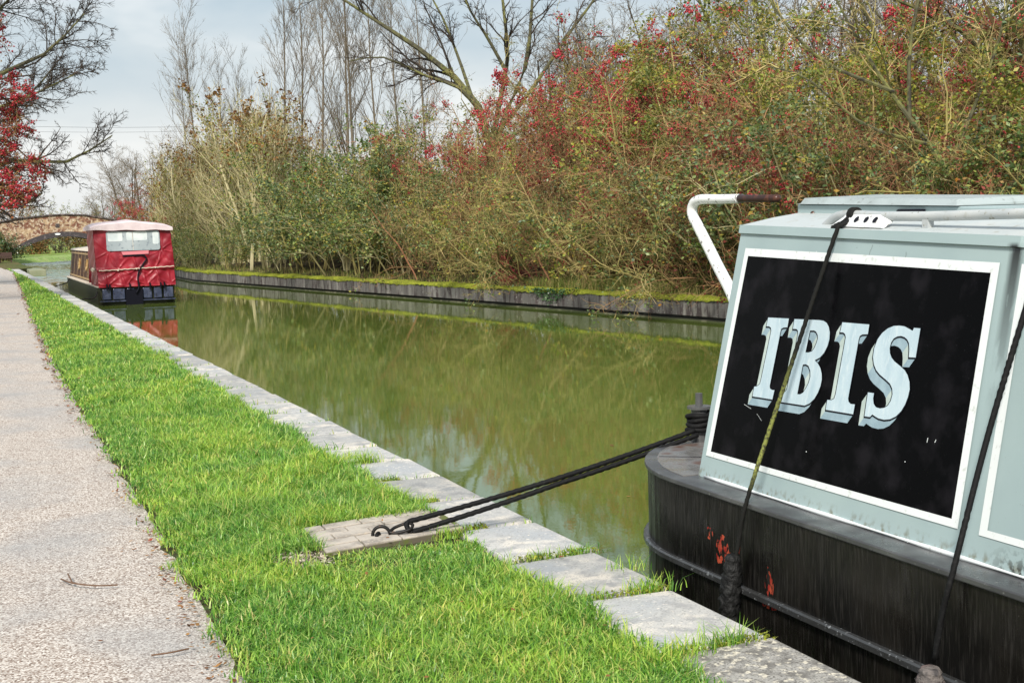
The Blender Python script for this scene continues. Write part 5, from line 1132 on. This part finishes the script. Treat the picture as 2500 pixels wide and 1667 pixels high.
V, F = p.geo([0]); V2, F2 = p.geo([1, 2, 3]); B, BT = berries(p.spots(3, 900, .05, .1, clump=70), rng.uniform(.015, .028, 900), rng)
tree_obj('forked_tree', 'stout forked bark-brown trunk rising at the top right above the cabin roof', 'tree', (17.6, 19.2, .4), [('trunk', (V, F, None), mat_bark_moss), ('crown', (V2, F2, None), mat_twig_red), ('berries', (B, None, BT), mat_berry)])
# shrubs round the bridge and the land beyond the arch
def clump(name, label, loc, seed, rx, ry, h, n, size, mat, stem=mat_twig_olive, group=None):
    rng = np.random.default_rng(seed); P, D = polar(14, rng, .6, (.1, .9)); q = Plant(seed); q.level(P*np.array([rx, ry, 1]), D, rng.uniform(.7, 1.05, 14)*h, np.full(14, .03), 7, .12, .0, 4).sprout(9, .15, 1, (.4, 1.2), (.3, .6), 5, .2, 0, 3, rmin=.012).sprout(6, .1, 1, (.4, 1.2), (.35, .6), 4, .25, 0, 3, rmin=.01)
    V, F = q.geo([0, 1, 2]); c = q.spots(2, n, .1, 0); L, Q = leaf_quads(c, rng.uniform(*size, len(c)), rng)
    return tree_obj(name, label, 'shrub', loc, [('stems', (V, F, None), stem), ('leaves', (L, Q, None), mat)], group)
clump('ivy_bush', 'dark green ivy growing up the left flank of the brick bridge', (2.75, 99.2, 0), 201, .5, .3, 2.0, 2600, (.08, .16), mat_leaf_dk)
clump('rusty_shrub', 'russet-brown shrub at the left frame edge in front of the bridge', (1.2, 91, 0), 202, .6, .6, 1.9, 2000, (.07, .14), mat_leaf_br, mat_twig_red)
clump('rusty_shrub', 'orange-tinged bush showing over the left parapet of the bridge', (1.6, 108, 0), 203, 1.6, .8, 4.6, 3600, (.10, .18), mat_leaf_br, mat_twig_red)
mat_leaf_or = material('orange_leaf', (0, 0, 0), .5, .3, trans=.3, island=[(0, (.26, .09, .03)), (.5, (.42, .24, .05)), (.8, (.30, .28, .06)), (1, (.40, .08, .05))])
mat_leaf_gy = material('grey_green_leaf', (0, 0, 0), .6, .3, island=[(0, (.05, .055, .04)), (.6, (.11, .115, .08)), (1, (.19, .17, .11))])
clump('orange_shrub', 'orange and yellow leaved bush right behind the canopy top of the red boat', (9.2, 69, .1), 241, .9, .7, 3.0, 3600, (.05, .11), mat_leaf_or, mat_twig_red)
for i, (x, y, h, mat, lab) in enumerate(((5.2, 121, 2.3, mat_leaf_br, 'brown bracken clump seen through the left of the bridge arch'), (7.4, 124, 2.9, mat_leaf_gy, 'dark evergreen bush seen through the middle of the bridge arch'), (9.6, 128, 2.9, mat_leaf_br, 'brown bush seen through the right of the bridge arch'), (3.4, 119, 1.6, mat_leaf_br, 'low brown bush seen beside the left pier of the bridge arch'), (12, 134, 3.4, mat_leaf_gy, 'dark bush behind the right end of the bridge arch'))):
    clump('arch_bush', lab, (x, y, 0), 210+i, 1.2, .8, h, 2600, (.12, .22), mat, mat_twig_olive)
for i, (x, y, h) in enumerate(((-2, 135, 6), (4, 142, 6.5), (10, 150, 6.5), (17, 146, 6), (24, 158, 7))):
    clump('far_tree', 'hazy olive tree mass standing beyond the bridge', (x, y, 0), 230+i, 3.0, 1.5, h, 4200, (.07, .16), mat_leaf_br if i % 2 else mat_leaf_y, mat_bark, 'olive trees beyond the bridge')
# red-stemmed bush drooping over the far wall
p = Plant(91); rng = p.rng; P, D = polar(18, rng, .5, (.3, 1.15)); p.level(P, D, rng.uniform(.9, 1.5, 18), np.full(18, .012), 7, .16, -.05, 4).sprout(8, .2, 1, (.4, 1.2), (.3, .6), 4, .25, -.03, 3, rmin=.007).sprout(5, .1, 1, (.4, 1.2), (.4, .6), 3, .25, 0, 3, rmin=.006)
V, F = p.geo([0, 1, 2]); L1, Q1 = leaf_quads(p.spots(2, 900, .05, 0), rng.uniform(.03, .07, 900), rng)
tree_obj('dogwood', 'low bush with crimson stems and leaves drooping over the far wall', 'shrub', (12.75, 29.9, .08), [('stems', (V, F, None), material('crimson_twig', (0, 0, 0), .7, .2, island=[(0, (.08, .02, .02)), (.5, (.22, .04, .04)), (1, (.34, .10, .07))])), ('leaves', (L1, Q1, None), mat_redleaf)])
# ivy hanging over the far wall
rng = np.random.default_rng(61); n = 420; y = rng.normal(26.9, .45, n); d = rng.uniform(-.06, .12, n); z = .10-np.abs(rng.normal(0, .17, n))*(1-np.abs(y-26.9)); xs2 = np.array([shore_r(q) for q in y])-.05+d*.4
V, Q = leaf_quads(np.stack([xs2, y, z], 1), rng.uniform(.04, .08, n), rng); iv = link_mesh('ivy', np_mesh('ivy', V-np.array((12, 26.9, 0)), Q), mat_leaf_dk); iv.location = (12, 26.9, 0); tag(iv, 'grey-green ivy trailing over the far wall down to the water', 'ivy')
# leaves and twigs floating on the water
rng = np.random.default_rng(62); n = 160; c = np.stack([rng.uniform(2.8, 12, n), 6+rng.random(n)**1.3*32, np.full(n, WZ+.004)], 1); V, Q = leaf_quads(c, rng.uniform(.015, .05, n), rng, .03)
tag(link_mesh('floating_leaves', np_mesh('floating_leaves', V, Q), mat_fallen), kind='stuff')
